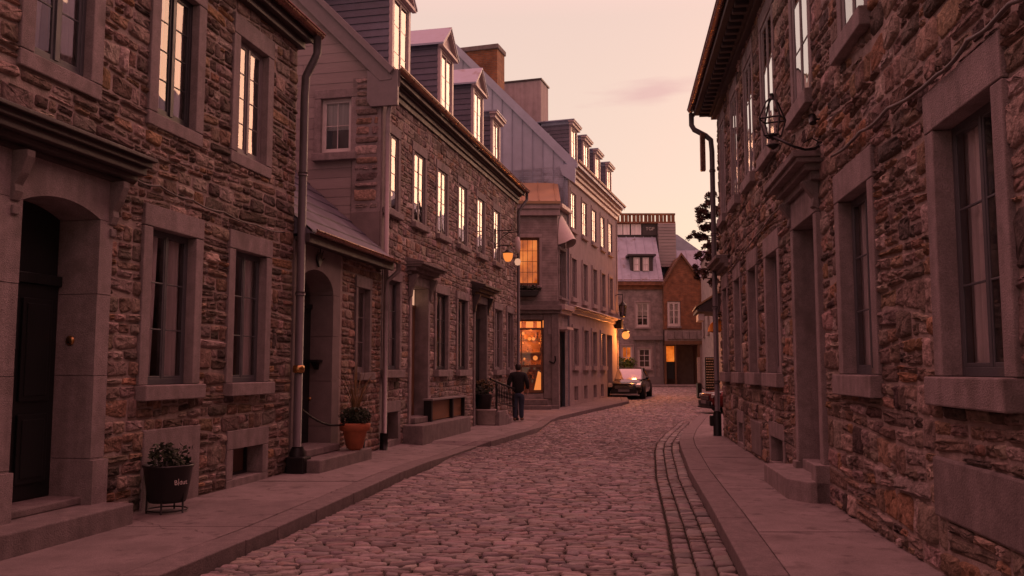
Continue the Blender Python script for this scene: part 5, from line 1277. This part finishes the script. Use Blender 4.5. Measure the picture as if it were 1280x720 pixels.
# ---- stair and railing by the black doorway
(a,b)=doors[1][0]
sf_=thing('stone_stair','low stone landing and steps under the iron railing at the black doorway','stair',B2.W(a,0,0),B2.rz)
m=MB(); m.box(.62,b-a+.25,-.55,-.06,-.1,.36).build('landing',M['dressed_dark'],sf_,bevel=.015); MB().box(b-a+.25,b-a+.6,-.55,-.06,-.1,.24).build('step',M['dressed_dark'],sf_,bevel=.015); MB().box(b-a+.6,b-a+.95,-.55,-.06,-.1,.12).build('step',M['dressed_dark'],sf_,bevel=.015)
ra=G(620.5,531); rb_=G(646,524.5); rv=(rb_-ra); rl=rv.length
rg_=thing('iron_railing','black iron railing with turned balusters sloping down beside the person','railing',(ra.x,ra.y,.12),math.atan2(rv.y,rv.x))
zt0,zt1=1.15,.9; zl0,zl1=.62,.38
MB().tube([(-.28,.1,zt0+.1),(0,0,zt0+.02),(rl,0,zt1),(rl+.12,0,zt1-.06)],.03,8).build('handrail',M['iron'],rg_)
MB().tube([(0,0,zl0),(rl,0,zl1)],.018,6).build('lower_rail',M['iron'],rg_)
for k,(xx,zt) in enumerate(((0,zt0),(rl,zt1))): MB().lathe([(.0,0),(.06,0),(.06,.06),(.03,.1),(.045,.22),(.03,.34),(.03,zt-.1),(.04,zt-.04),(.0,zt)],xx,0,10,cap=False).build('newel_post',M['iron'],rg_)
nb=13
for k in range(1,nb):
    t=k/nb; z0=zl0+(zl1-zl0)*t; z1=zt0+(zt1-zt0)*t; h_=z1-z0
    MB().lathe([(.01,z0),(.01,z0+h_*.25),(.022,z0+h_*.4),(.012,z0+h_*.5),(.022,z0+h_*.6),(.01,z0+h_*.75),(.01,z1)],t*rl,0,6,cap=False).build('baluster',M['iron'],rg_)
# ---- person seen from behind
pp=G(647,526); pp=Vector((pp.x+.02,26.3,.12)); ps_=thing('person','person in a black jacket and blue jeans seen from behind, walking towards the glowing shop','person',pp,math.radians(-4))
def hand(side,w):
    """wrist point w -> palm and five separate fingers (verts, edges, radii)"""
    v=[w,w+Vector((0,.012,-.05)),w+Vector((0,.018,-.085))]; e=[(0,1),(1,2)]; r=[.024,.03,.03]
    for k,(dy,l) in enumerate(((-.026,.062),(-.009,.072),(.009,.068),(.026,.052))):
        b=len(v); v+=[w+Vector((0,.016+dy,-.09)),w+Vector((-.004*side,.02+dy,-.09-l*.5)),w+Vector((-.016*side,.022+dy,-.09-l))]; e+=[(2,b),(b,b+1),(b+1,b+2)]; r+=[.0095,.009,.007]
    b=len(v); v+=[w+Vector((0,.045,-.045)),w+Vector((-.006*side,.062,-.075))]; e+=[(1,b),(b,b+1)]; r+=[.011,.009]
    return v,e,r
V_=[Vector(t) for t in ((0,0,.95),(0,-.01,1.1),(0,-.01,1.28),(0,0,1.42),(0,.01,1.5),(0,.03,1.58),(0,.035,1.68))]; E_=[(0,1),(1,2),(2,3),(3,4),(4,5),(5,6)]; R_b=[(.15,.11),(.135,.1),(.165,.11),(.13,.09),(.055,.055),(.075,.09),(.07,.085)]
for s_ in (-1,1):
    b=len(V_); V_+=[Vector((s_*.1,0,.88)),Vector((s_*.1,.03 if s_>0 else -.01,.5)),Vector((s_*.1,-.02 if s_<0 else .06,.1)),Vector((s_*.105,.0 if s_<0 else .08,.045)),Vector((s_*.12,.13 if s_<0 else .2,.035))]; E_+=[(0,b),(b,b+1),(b+1,b+2),(b+2,b+3),(b+3,b+4)]; R_b+=[.095,.062,.042,.045,.035]
    b=len(V_); wr=Vector((s_*.29,.06,.93)); V_+=[Vector((s_*.17,0,1.4)),Vector((s_*.27,-.06,1.17)),wr]; E_+=[(3,b),(b,b+1),(b+1,b+2)]; R_b+=[.06,.045,.03]
    hv,he,hr_=hand(s_,wr); o0=b+2; idx=[o0]+[len(V_)+i-1 for i in range(1,len(hv))]; V_+=hv[1:]; R_b+=hr_[1:]; E_+=[(idx[i],idx[j]) for i,j in he]
skin_body('body',M['skin'],V_,E_,R_b,ps_,2)
JV=[Vector(t) for t in ((0,.01,.79),(0,-.01,1.05),(0,-.02,1.25),(0,0,1.42),(0,.012,1.5))]; JE=[(0,1),(1,2),(2,3),(3,4)]; JR=[(.205,.17),(.2,.15),(.21,.15),(.17,.12),(.085,.085)]
for s_ in (-1,1):
    b=len(JV); JV+=[Vector((s_*.19,0,1.4)),Vector((s_*.285,-.06,1.17)),Vector((s_*.295,.05,.96))]; JE+=[(3,b),(b,b+1),(b+1,b+2)]; JR+=[.095,.075,.055]
skin_body('jacket',M['jacket'],JV,JE,JR,ps_,2)
TV=[Vector((0,0,.93)),Vector((0,0,.86))]; TE=[(0,1)]; TR=[(.205,.16),(.2,.16)]
for s_ in (-1,1):
    b=len(TV); TV+=[Vector((s_*.1,0,.78)),Vector((s_*.1,.03 if s_>0 else -.01,.5)),Vector((s_*.1,.06 if s_>0 else -.02,.06))]; TE+=[(1,b),(b,b+1),(b+1,b+2)]; TR+=[.13,.088,.072]
    yy=.1 if s_>0 else .02
    skin_body('shoe',M['iron'],[Vector((s_*.1,yy-.04,.05)),Vector((s_*.11,yy+.08,.045)),Vector((s_*.12,yy+.16,.035))],[(0,1),(1,2)],[.066,.062,.05],ps_,2)
skin_body('jeans',M['jeans'],TV,TE,TR,ps_,2)
skin_body('hair',M['hair'],[Vector((0,.015,1.765)),Vector((0,.0,1.69)),Vector((0,-.015,1.6)),Vector((0,-.01,1.53))],[(0,1),(1,2),(2,3)],[(.055,.06),(.1,.11),(.1,.09),(.07,.05)],ps_,2)
for s_ in (-1,1): MB().lathe([(0,-.012),(.012,-.008),(.012,.008),(0,.012)],n=8,cap=False).build('eye',M['paint_white'],ps_,loc=(s_*.03,.118,1.64))
MB().lathe([(0,0),(.014,.0),(.005,.04)],n=8,cap=False).build('nose',M['skin'],ps_,loc=(0,.125,1.6))
MB().box(-.022,.022,0,.01,-.004,.004).build('mouth',M['brick'],ps_,loc=(0,.118,1.565))
for s_ in (-1,1): MB().box(-.008,.008,-.02,.02,-.03,.03).build('ear',M['skin'],ps_,loc=(s_*.078,.03,1.64),bevel=.006)
ps_.scale=(.96,.96,.96)
# ---- cars
def car(name,label,loc,rz,paint,glow=None):
    c=thing(name,label,'car',loc,rz,'cars parked along the street')
    Lc,Wc=4.45,.86   # nose at x=0, tail at x=4.45, half width
    st_=[(0,.34,.66,.62),(.1,.24,.74,.74),(.45,.2,.8,.83),(.95,.19,.87,.86),(1.3,.19,.93,.87),(1.6,.19,.95,.875),(2.4,.19,.96,.88),(3.2,.19,.97,.875),(3.75,.2,.98,.86),(4.2,.24,.98,.82),(4.4,.32,.93,.74),(4.45,.4,.8,.68)]
    def sec(x,zb,zt,w):
        h=zt-zb; pr=[(w*.82,zb),(w*.95,zb+h*.1),(w,zb+h*.35),(w*1.0,zb+h*.55),(w*.965,zb+h*.78),(w*.9,zb+h*.93),(w*.7,zt+.005),(w*.35,zt+.02)]
        return [(x,a_,b_) for a_,b_ in pr]+[(x,-a_,b_) for a_,b_ in reversed(pr)]
    m=MB(); vs=[]; n=16
    for s_ in st_: vs+=sec(*s_)
    fs=[]
    for i in range(len(st_)-1):
        for k in range(n): fs.append((i*n+k,i*n+(k+1)%n,(i+1)*n+(k+1)%n,(i+1)*n+k))
    fs=[tuple(reversed(f)) for f in fs]; fs.append(tuple(range(n))); fs.append(tuple(reversed(range((len(st_)-1)*n,len(st_)*n))))
    m.add(vs,fs,0,None,True); body=m.build('body',paint,c)
    sb=body.modifiers.new('u','SUBSURF'); sb.levels=1; sb.render_levels=1
    # glasshouse and roof
    gs=[(1.12,.92,.7,.92,.7),(1.55,.95,.76,1.22,.66),(1.95,.96,.79,1.42,.6),(2.5,.97,.8,1.47,.59),(3.05,.97,.8,1.44,.58),(3.55,.98,.78,1.28,.6),(3.98,.98,.7,1.0,.66)]
    m=MB(); vs=[]
    for x_,zb,wb,zt,wt in gs: vs+=[(x_,wb,zb),(x_,wt+.02,zt-.04 if zt>zb else zt),(x_,wt-.08,zt),(x_,-(wt-.08),zt),(x_,-(wt+.02),zt-.04 if zt>zb else zt),(x_,-wb,zb)]
    fs=[]; mi=[]
    for i in range(len(gs)-1):
        for k in range(5): fs.append((i*6+k,(i+1)*6+k,(i+1)*6+k+1,i*6+k+1))
    glassf=[f for j,f in enumerate(fs) if not (j%5 in (1,2,3) and 2<=j//5<=3)]; rooff=[f for j,f in enumerate(fs) if (j%5 in (1,2,3) and 2<=j//5<=3)]
    m.add(vs,glassf,0,None,True); gl_=m.build('windows',M['car_glass'],c)
    m=MB(); m.add([(a_,b_,c_+.012) for a_,b_,c_ in vs],rooff,0,None,True)
    for s_ in (-1,1):
        pts=[(g_[0],s_*(g_[4]+.02),g_[3]-.02) for g_ in gs]; m.tube(pts,.03,6); m.tube([(2.35,s_*.81,.97),(2.3,s_*.63,1.42)],.03,6)
    m.build('roof',paint,c)
    for x_ in (.82,3.55):
        for s_ in (-1,1):
            def lat(prof,nm,mt,par):
                o=MB().lathe(prof,n=24,cap=False).build(nm,mt,par,loc=None); return o
            w_=MB().lathe([(.2,-.11),(.31,-.11),(.33,-.08),(.33,.08),(.31,.11),(.2,.11)],n=26,cap=False); 
            wl=thing('x','x','x'); bpy.data.objects.remove(wl)
            o=w_.build('wheel',M['tyre'],c,loc=(x_,s_*.76,.33)); o.rotation_euler=(math.radians(90),0,0)
            MB().lathe([(0,-.08),(.05,-.1),(.06,-.07),(.19,-.085),(.21,-.11),(.21,.11),(.19,.085),(.06,.07),(.05,.1),(0,.08)],n=20,cap=False).build('rim',M['chrome'],o)
            a_=MB().lathe([(.0,-.0),(.37,0),(.37,.02),(0,.02)],n=24,cap=False).build('wheel_arch',M['tyre'],c,loc=(x_,s_*(.862 if s_<0 else .878)+(0 if s_<0 else 0),.36)); a_.rotation_euler=(math.radians(90),0,0)
    for s_ in (-1,1):
        h_=MB(); h_.prism([(.08,.62),(.03,.56),(.05,.68),(.3,.77),(.36,.74)],s_*.46,s_*.77,'y'); h_.build('headlight',M['headlight'],c,bevel=.02)
        MB().box(1.3,1.42,s_*.86,s_*1.0,.92,1.04).build('mirror',paint,c,bevel=.03)
        MB().box(4.38,4.46,s_*.45,s_*.76,.68,.82).build('tail_light',M['car_red'],c,bevel=.02)
        MB().lathe([(0,0),(.06,0),(.05,.02)],n=10,cap=False).build('fog_lamp',M['headlight'],c,loc=(.04,s_*.6,.36)).rotation_euler=(0,-math.pi/2,0)
    m=MB(); m.box(-.02,.1,-.42,.42,.5,.63)
    gr=m.build('grille',M['iron'],c,bevel=.01); m=MB()
    for k in range(4): m.box(-.03,0,-.42,.42,.51+k*.033,.52+k*.033)
    m.build('grille_bar',M['chrome'],gr)
    MB().box(-.05,.12,-.66,.66,.2,.27).build('bumper_bar',M['chrome'] if glow is None else M['iron'],c,bevel=.01); MB().box(-.04,.1,-.6,.6,.28,.46).build('lower_intake',M['iron'],c,bevel=.01)
    MB().box(-.055,-.02,-.26,.26,.36,.47).build('number_plate',M['paint_mauve'],c)
    return c
cf_=G(780,499.5,0); car('parked_car','black parked car facing the camera beside the town house wall',(cf_.x,cf_.y,cf_.z),math.atan2(1,.27),M['car_black'])
rr_=G(873,518,0); car('parked_car','dark red parked car with only its nose showing past the downpipe of the right house',(6.72,30.9,H(31)),math.radians(6),M['car_red'],False)
# ---- shrub behind the car
p=at(783,462,46.5); sh_=thing('shrub','leafy green shrub in a pot behind the black parked car','shrub',(p.x,46.5,H(46.5)))
r_=random.Random(12); MB().lathe([(0,0),(.3,0),(.38,.5),(.4,.55),(.34,.55),(0,.5)],n=16,cap=False).build('pot',M['black_pot'],sh_)
m=MB(); 
for k in range(6): a=k*1.05; m.tube([(0,0,.5),(.2*math.cos(a),.2*math.sin(a),1.1),(.38*math.cos(a),.38*math.sin(a),1.6)],[.03,.02,.008],5)
m.build('stem',M['bark'],sh_); m=MB(); 
for k in range(9): leaves(m,(r_.uniform(-.4,.4),r_.uniform(-.3,.3),r_.uniform(.9,1.75)),.34,170,.13,.8,r_)
m.build('foliage',M['leaf_green'],sh_)
# ---- tree at the lane corner
tx,ty=9.35,36.0; tr=thing('tree','dark ragged evergreen leaning out from behind the right house, with dull rust-brown leaves','tree',(tx,ty,H(36)))
r_=random.Random(3); m=MB(); m.tube([(0,0,-.1),(.05,0,2),(-.1,.05,4.5),(-.05,0,7),(.1,0,9)],[.2,.16,.13,.08,.02],10); m.build('trunk',M['bark'],tr)
lb=MB(); cr=MB()
cl=[(884,243,.25),(878,254,.22),(870,262,.3),(880,268,.3),(868,275,.18),(874,284,.2),(862,292,.14),(856,296,.1),(872,296,.3),(884,284,.3),(878,306,.28),(867,318,.2),(880,322,.35),(864,334,.15),(874,338,.28),(866,345,.16),(886,350,.25),(888,305,.3),(889,262,.3)]
def spray(c_,rad):
    # drooping sprays of foliage rather than balls
    for _ in range(int(9*rad/.25)):
        a=r_.uniform(0,6.28); d_=Vector((math.cos(a),math.sin(a)*.8,r_.uniform(-.6,.35))).normalized(); o0=Vector(c_)+Vector((r_.gauss(0,rad*.35),r_.gauss(0,rad*.35),r_.gauss(0,rad*.4))); L0=rad*r_.uniform(.6,1.5)
        lb.tube([o0,o0+d_*L0*.6,o0+d_*L0+Vector((0,0,-L0*.3))],[.012,.008,.003],4,cap=False)
        for t in range(int(34*L0/.3)+9):
            tt=r_.random(); q_=o0+d_*L0*tt+Vector((0,0,-L0*.3*tt*tt)); leaves(cr,q_,.07,1,.105,1,r_,drop=.6,shell=0)
for px,py,rad in cl:
    q_=at(px,py,ty+r_.uniform(-.5,.5)); c_=(q_.x-tx,q_.y-ty,q_.z-H(36)); lb.tube([(-.05,0,c_[2]-.6),(c_[0]*.5,c_[1]*.5,c_[2]-.15),c_],[.05,.03,.008],5)
    spray((c_[0]+.22,c_[1],c_[2]),rad*.85); spray((c_[0]+.2,c_[1],c_[2]),rad*.7)
for k in range(60):
    a=r_.uniform(-1.9,1.9); q_=r_.uniform(.0,1.3); z=r_.uniform(4.6,8.6); c_=(q_*math.cos(a),q_*math.sin(a),z); lb.tube([(0,0,z-.4),c_],[.04,.008],5); spray(c_,.38)
lb.build('limbs',M['bark'],tr); cr.build('crown',M['rust_leaf'],tr)
# ---- flower box under the lit upper shop window
xb_,zb_=AN.loc(659,362,.25); fb=thing('flower_box','rounded black planter of dark shrubs under the glowing upper shop window','planter',AN.W(xb_,-.2,zb_-.15),AN.rz)
MB().prism([(-.42,.12),(-.38,-.05),(-.3,-.1),(.3,-.1),(.38,-.05),(.42,.12)],-.16,.16,'y').build('box',M['black_pot'],fb,bevel=.02)
m=MB(); 
for k in range(5): leaves(m,(-.32+.16*k,0,.2),.19,130,.07,.75,r_)
m.build('foliage',M['leaf_dark'],fb)
# ---- lamps
def on(F,px,py,off): x_,z_=F.loc(px,py,off); return x_,z_
x_,z_=on(B2,635,321,.42); x2,z2=on(B2,647.5,327,.5)
lt=thing('wall_lamp','glowing glass lantern on an iron bracket near the far corner of the gabled house','lamp',B2.W(x_,0,z_),B2.rz,'lamps on wall brackets')
m=MB(); 
for zz_ in (.32,.78): m.tube([(0,0,zz_),(0,-.3,zz_+.02),(0,-.52,zz_)],.016,6)
m.tube([(0,-.02,.25),(0,-.02,.85)],.02,6); m.tube([(0,-.03,.35),(0,-.25,.6),(0,-.48,.74)],.012,6); m.build('bracket',M['iron'],lt)
m=MB(); m.tube([(0,-.42,.32),(0,-.42,.2)],.012,6); m.lathe([(.0,.22),(.06,.2),(.15,.12),(.16,.1)],0,-.42,12); m.build('lamp_shade',M['iron'],lt)
MB().lathe([(0,-.15),(.08,-.13),(.13,-.04),(.15,.1),(.0,.1)],0,-.42,14,cap=False).build('glass',M['lamp_soft'],lt)
lt2=thing('wall_lamp','pale double-bulb tube lamp hanging between iron arms over the corner shop front','lamp',B2.W(x2,-.03,z2),B2.rz,'lamps on wall brackets')
m=MB(); m.tube([(0,0,.1),(0,-.5,.12)],.014,6); m.tube([(0,0,.9),(0,-.5,.92)],.014,6); m.tube([(0,-.46,.94),(0,-.46,.1)],.01,6); m.build('bracket',M['iron'],lt2)
m=MB(); m.lathe([(0,-.12),(.07,-.1),(.1,0),(.07,.08),(.0,.1)],0,-.46,12,cap=False); m.build('lower_bulb',M['lamp_pale'],lt2); MB().lathe([(0,.25),(.06,.27),(.09,.4),(.09,.6),(.05,.75),(0,.78)],0,-.46,12,cap=False).build('upper_bulb',M['awning'],lt2)
# glowing lamp and black lantern at the far corner of the town house
x_,z_=on(B3,776,417,.55); ln_=thing('wall_lamp','bright orange globe lamp at the far corner of the tall town house','lamp',B3.W(len3-.1,0,z_),B3.rz,'lamps on wall brackets')
m=MB(); m.tube([(0,0,.5),(0,-.35,.55),(0,-.42,.3)],.02,6); m.lathe([(0,.34),(.05,.32),(.2,.2),(.2,.17),(0,.17)],0,-.42,12,cap=False); m.build('bracket',M['iron'],ln_)
MB().lathe([(.19*math.sin(math.pi*k/10),-.19*math.cos(math.pi*k/10)) for k in range(11)],0,-.42,20,cap=False).build('globe',M['lamp_hot'],ln_)
pt=bpy.data.lights.new('lamp_light','POINT'); pt.energy=320; pt.color=(1,.28,.06); pt.shadow_soft_size=.2; po=bpy.data.objects.new('lamp_light',pt); COL.objects.link(po); po.parent=ln_; po.location=(-.1,-.75,.0)
MB().box(-.75,-.35,-.36,-.02,.3,.75).build('speaker_box',M['iron'],ln_,bevel=.02)
q_=at(778.5,389,42.6); lk=thing('hanging_lantern','unlit black lantern hanging against the grey house above the orange lamp','lantern',q_)
m=MB(); m.lathe([(0,.85),(.02,.8),(.02,.5),(.06,.45),(.18,.3),(.2,.27),(.2,.25),(0,.25)],n=6,cap=False); m.build('lantern_top',M['iron'],lk)
m=MB(); 
for k in range(6): a=k*math.pi/3; m.tube([(.18*math.cos(a),.18*math.sin(a),.25),(.13*math.cos(a),.13*math.sin(a),-.25)],.015,5)
m.lathe([(0,-.32),(.06,-.3),(.15,-.25),(.15,-.22),(0,-.22)],n=6,cap=False); m.build('lantern_frame',M['iron'],lk); MB().lathe([(.12,-.22),(.165,.25)],n=6,cap=False).build('glass',M['car_glass'],lk)
MB().tube([(0,0,.8),(-.2,.0,.82),(-.55,.1,.7)],.02,6).build('bracket',M['iron'],lk)
# ---- empty iron lantern frame on the right house
xw,zw=R1.loc(1027,180,.0); fr_=thing('lantern_bracket','empty wrought iron lantern frame on a curved arm beside the right upper window','bracket',R1.W(xw,0,zw),R1.rz)
def fl(px,py,off): a,b=R1.loc(px,py,off); return (a-xw,-off,b-zw)
arm=[(0,0,.0),fl(1018,186,.12),fl(1006,187,.25),fl(992,183,.4),fl(978,176,.5),fl(966,171,.55)]
m=MB().tube(arm,[.022,.018,.015,.015,.018,.022],8); m.tube([(0,-.0,.12),(0,-.05,0),(0,0,-.12)],.014,6); m.tube([(0,-.02,.02),(.03,-.12,.07),(.0,-.2,.02)],.008,5); m.build('arm',M['iron'],fr_)
apex=fl(967,119,.55); bl=fl(951,166,.62); br=fl(984,147,.5); bc=fl(966,172,.55); bb=fl(974,150,.78)
top_=Vector(apex); m=MB()
cen=Vector(bc)+Vector((0,0,.02)); R0=.17; ring=[]; Hh=(Vector(apex)-Vector(bc)).z
for k in range(4):
    a=math.radians(20+90*k); mid=cen+Vector((math.cos(a)*R0,math.sin(a)*R0,Hh*.42)); low_=cen+Vector((math.cos(a)*R0*.62,math.sin(a)*R0*.62,0)); m.tube([cen+Vector((0,0,Hh)),cen+Vector((math.cos(a)*R0*.45,math.sin(a)*R0*.45,Hh*.86)),mid,low_],.011,6)
for hh_,rr2 in ((0,.62),(.42,1.0)):
    pts=[cen+Vector((math.cos(math.radians(20+90*k))*R0*rr2,math.sin(math.radians(20+90*k))*R0*rr2,Hh*hh_)) for k in range(5)]; m.tube(pts,.011,6)
m.lathe([(0,-.06),(.05,-.03),(.08,.0),(.0,.02)],cen.x,cen.y,8,cap=False)
m2=MB(); m2.v=[];
m.tube([cen+Vector((0,0,Hh-.03)),cen+Vector((0,0,Hh+.04))],[.035,.02],8); m.tube([cen+Vector((0,0,-.05)),cen+Vector((0,0,.02))],[.015,.07],8)
m.build('frame',M['iron'],fr_)
xw,zw=R1.loc(1020,149,.06); sc_=thing('security_camera','tiny black cylinder camera fixed to the rubble wall beside the upper window sill','camera',R1.W(xw,0,zw),R1.rz)
MB().tube([(0,0,0),(0,-.1,0)],.014,6).build('mount',M['iron'],sc_); MB().tube([(.02,-.1,-.05),(-.02,-.1,.05)],.042,12).build('housing',M['iron'],sc_); 
# ================================================================== camera, sky, sun
cam=bpy.data.cameras.new('camera'); cam.sensor_width=36; cam.lens=FPX/1280*36; cam.clip_end=2000; cam.clip_start=.05
co=bpy.data.objects.new('camera',cam); COL.objects.link(co); co.location=(0,0,CAMZ); co.rotation_euler=(math.pi/2+PITCH,0,0)
C.camera=co
w=bpy.data.worlds.new('World'); C.world=w; w.use_nodes=True; nt=w.node_tree; bg=nt.nodes['Background']
SUNAZ=math.radians(40); SUNEL=math.radians(9)
tc=N(nt,'ShaderNodeTexCoord'); nrm=N(nt,'ShaderNodeVectorMath',operation='NORMALIZE'); L(nt,tc.outputs['Generated'],nrm.inputs[0])
sep=N(nt,'ShaderNodeSeparateXYZ'); L(nt,nrm.outputs[0],sep.inputs[0])
base=ramp(nt,sep.outputs[2],[(0,(.98,.77,.48)),(.08,(.96,.75,.52)),(.2,(.90,.69,.56)),(.38,(.86,.635,.55)),(.55,(1.35,.7,.67)),(.75,(2.1,.87,.85)),(1,(2.0,.8,.79))])
dt=N(nt,'ShaderNodeVectorMath',operation='DOT_PRODUCT'); L(nt,nrm.outputs[0],dt.inputs[0]); dt.inputs[1].default_value=(math.sin(SUNAZ)*math.cos(.1),math.cos(SUNAZ)*math.cos(.1),math.sin(.1))
mr=N(nt,'ShaderNodeMapRange'); d2=N(nt,'ShaderNodeVectorMath',operation='DOT_PRODUCT'); L(nt,nrm.outputs[0],d2.inputs[0]); d2.inputs[1].default_value=(.3,.954,0); L(nt,d2.outputs['Value'],mr.inputs[0]); mr.inputs[1].default_value=-1; mr.inputs[2].default_value=.8; mr.inputs[3].default_value=0; mr.inputs[4].default_value=1
side=ramp(nt,mr.outputs[0],[(0,(.5,.38,.42)),(.55,(.85,.74,.76)),(1,(1,1,1))])
mx0=N(nt,'ShaderNodeMath',operation='MAXIMUM'); L(nt,dt.outputs['Value'],mx0.inputs[0]); mx0.inputs[1].default_value=0
pw=N(nt,'ShaderNodeMath',operation='POWER'); L(nt,mx0.outputs[0],pw.inputs[0]); pw.inputs[1].default_value=22
glow=mul(nt,(0,0,0),(0,0,0)); 
gs=N(nt,'ShaderNodeVectorMath',operation='SCALE'); gs.inputs[0].default_value=(1.5,.4,.15); L(nt,pw.outputs[0],gs.inputs['Scale'])
c=mul(nt,base,side)
# thin cloud bank
mp=N(nt,'ShaderNodeMapping'); L(nt,nrm.outputs[0],mp.inputs[0]); mp.inputs['Scale'].default_value=(3.0,3.0,17)
cn=N(nt,'ShaderNodeTexNoise'); cn.inputs['Scale'].default_value=2.4; cn.inputs['Detail'].default_value=6; L(nt,mp.outputs[0],cn.inputs[0])
cd=Vector(ray(815,118)).normalized()
sb=N(nt,'ShaderNodeVectorMath',operation='SUBTRACT'); L(nt,nrm.outputs[0],sb.inputs[0]); sb.inputs[1].default_value=cd
sc=N(nt,'ShaderNodeVectorMath',operation='MULTIPLY'); L(nt,sb.outputs[0],sc.inputs[0]); sc.inputs[1].default_value=(13,8,42)
ln=N(nt,'ShaderNodeVectorMath',operation='LENGTH'); L(nt,sc.outputs[0],ln.inputs[0])
cm=N(nt,'ShaderNodeMapRange'); L(nt,ln.outputs['Value'],cm.inputs[0]); cm.inputs[1].default_value=0; cm.inputs[2].default_value=1.25; cm.inputs[3].default_value=.38; cm.inputs[4].default_value=-.12
ad=N(nt,'ShaderNodeMath',operation='ADD'); L(nt,cn.outputs[0],ad.inputs[0]); L(nt,cm.outputs[0],ad.inputs[1])
cf=N(nt,'ShaderNodeMapRange'); L(nt,ad.outputs[0],cf.inputs[0]); cf.inputs[1].default_value=.58; cf.inputs[2].default_value=.85; cf.inputs[3].default_value=0; cf.inputs[4].default_value=.85
cl=N(nt,'ShaderNodeMix',data_type='RGBA'); L(nt,cf.outputs[0],cl.inputs[0]); L(nt,c,cl.inputs[6]); L(nt,mul(nt,c,(.86,.74,.82)),cl.inputs[7])
sky=N(nt,'ShaderNodeTexSky',sky_type='NISHITA'); sky.sun_disc=False; sky.sun_elevation=SUNEL; sky.sun_rotation=SUNAZ
s1=mul(nt,cl.outputs[2],gs.outputs[0],1,'ADD')
skm=mul(nt,sky.outputs[0],(.012,.007,.006))
s2=mul(nt,s1,skm,1,'ADD')
L(nt,s2,bg.inputs[0]); bg.inputs[1].default_value=SKYK if 'SKYK' in globals() else 1.0
sl_=bpy.data.lights.new('sun','SUN'); sl_.energy=1.4; sl_.angle=math.radians(50); sl_.color=(1,.5,.28)
so=bpy.data.objects.new('sun',sl_); COL.objects.link(so)
so.rotation_euler=Vector((-math.sin(SUNAZ)*math.cos(SUNEL),-math.cos(SUNAZ)*math.cos(SUNEL),-math.sin(SUNEL))).to_track_quat('-Z','Y').to_euler()
C.view_settings.view_transform='Standard'; C.view_settings.look='None'; C.view_settings.exposure=0; C.view_settings.gamma=1
C.render.engine='CYCLES'
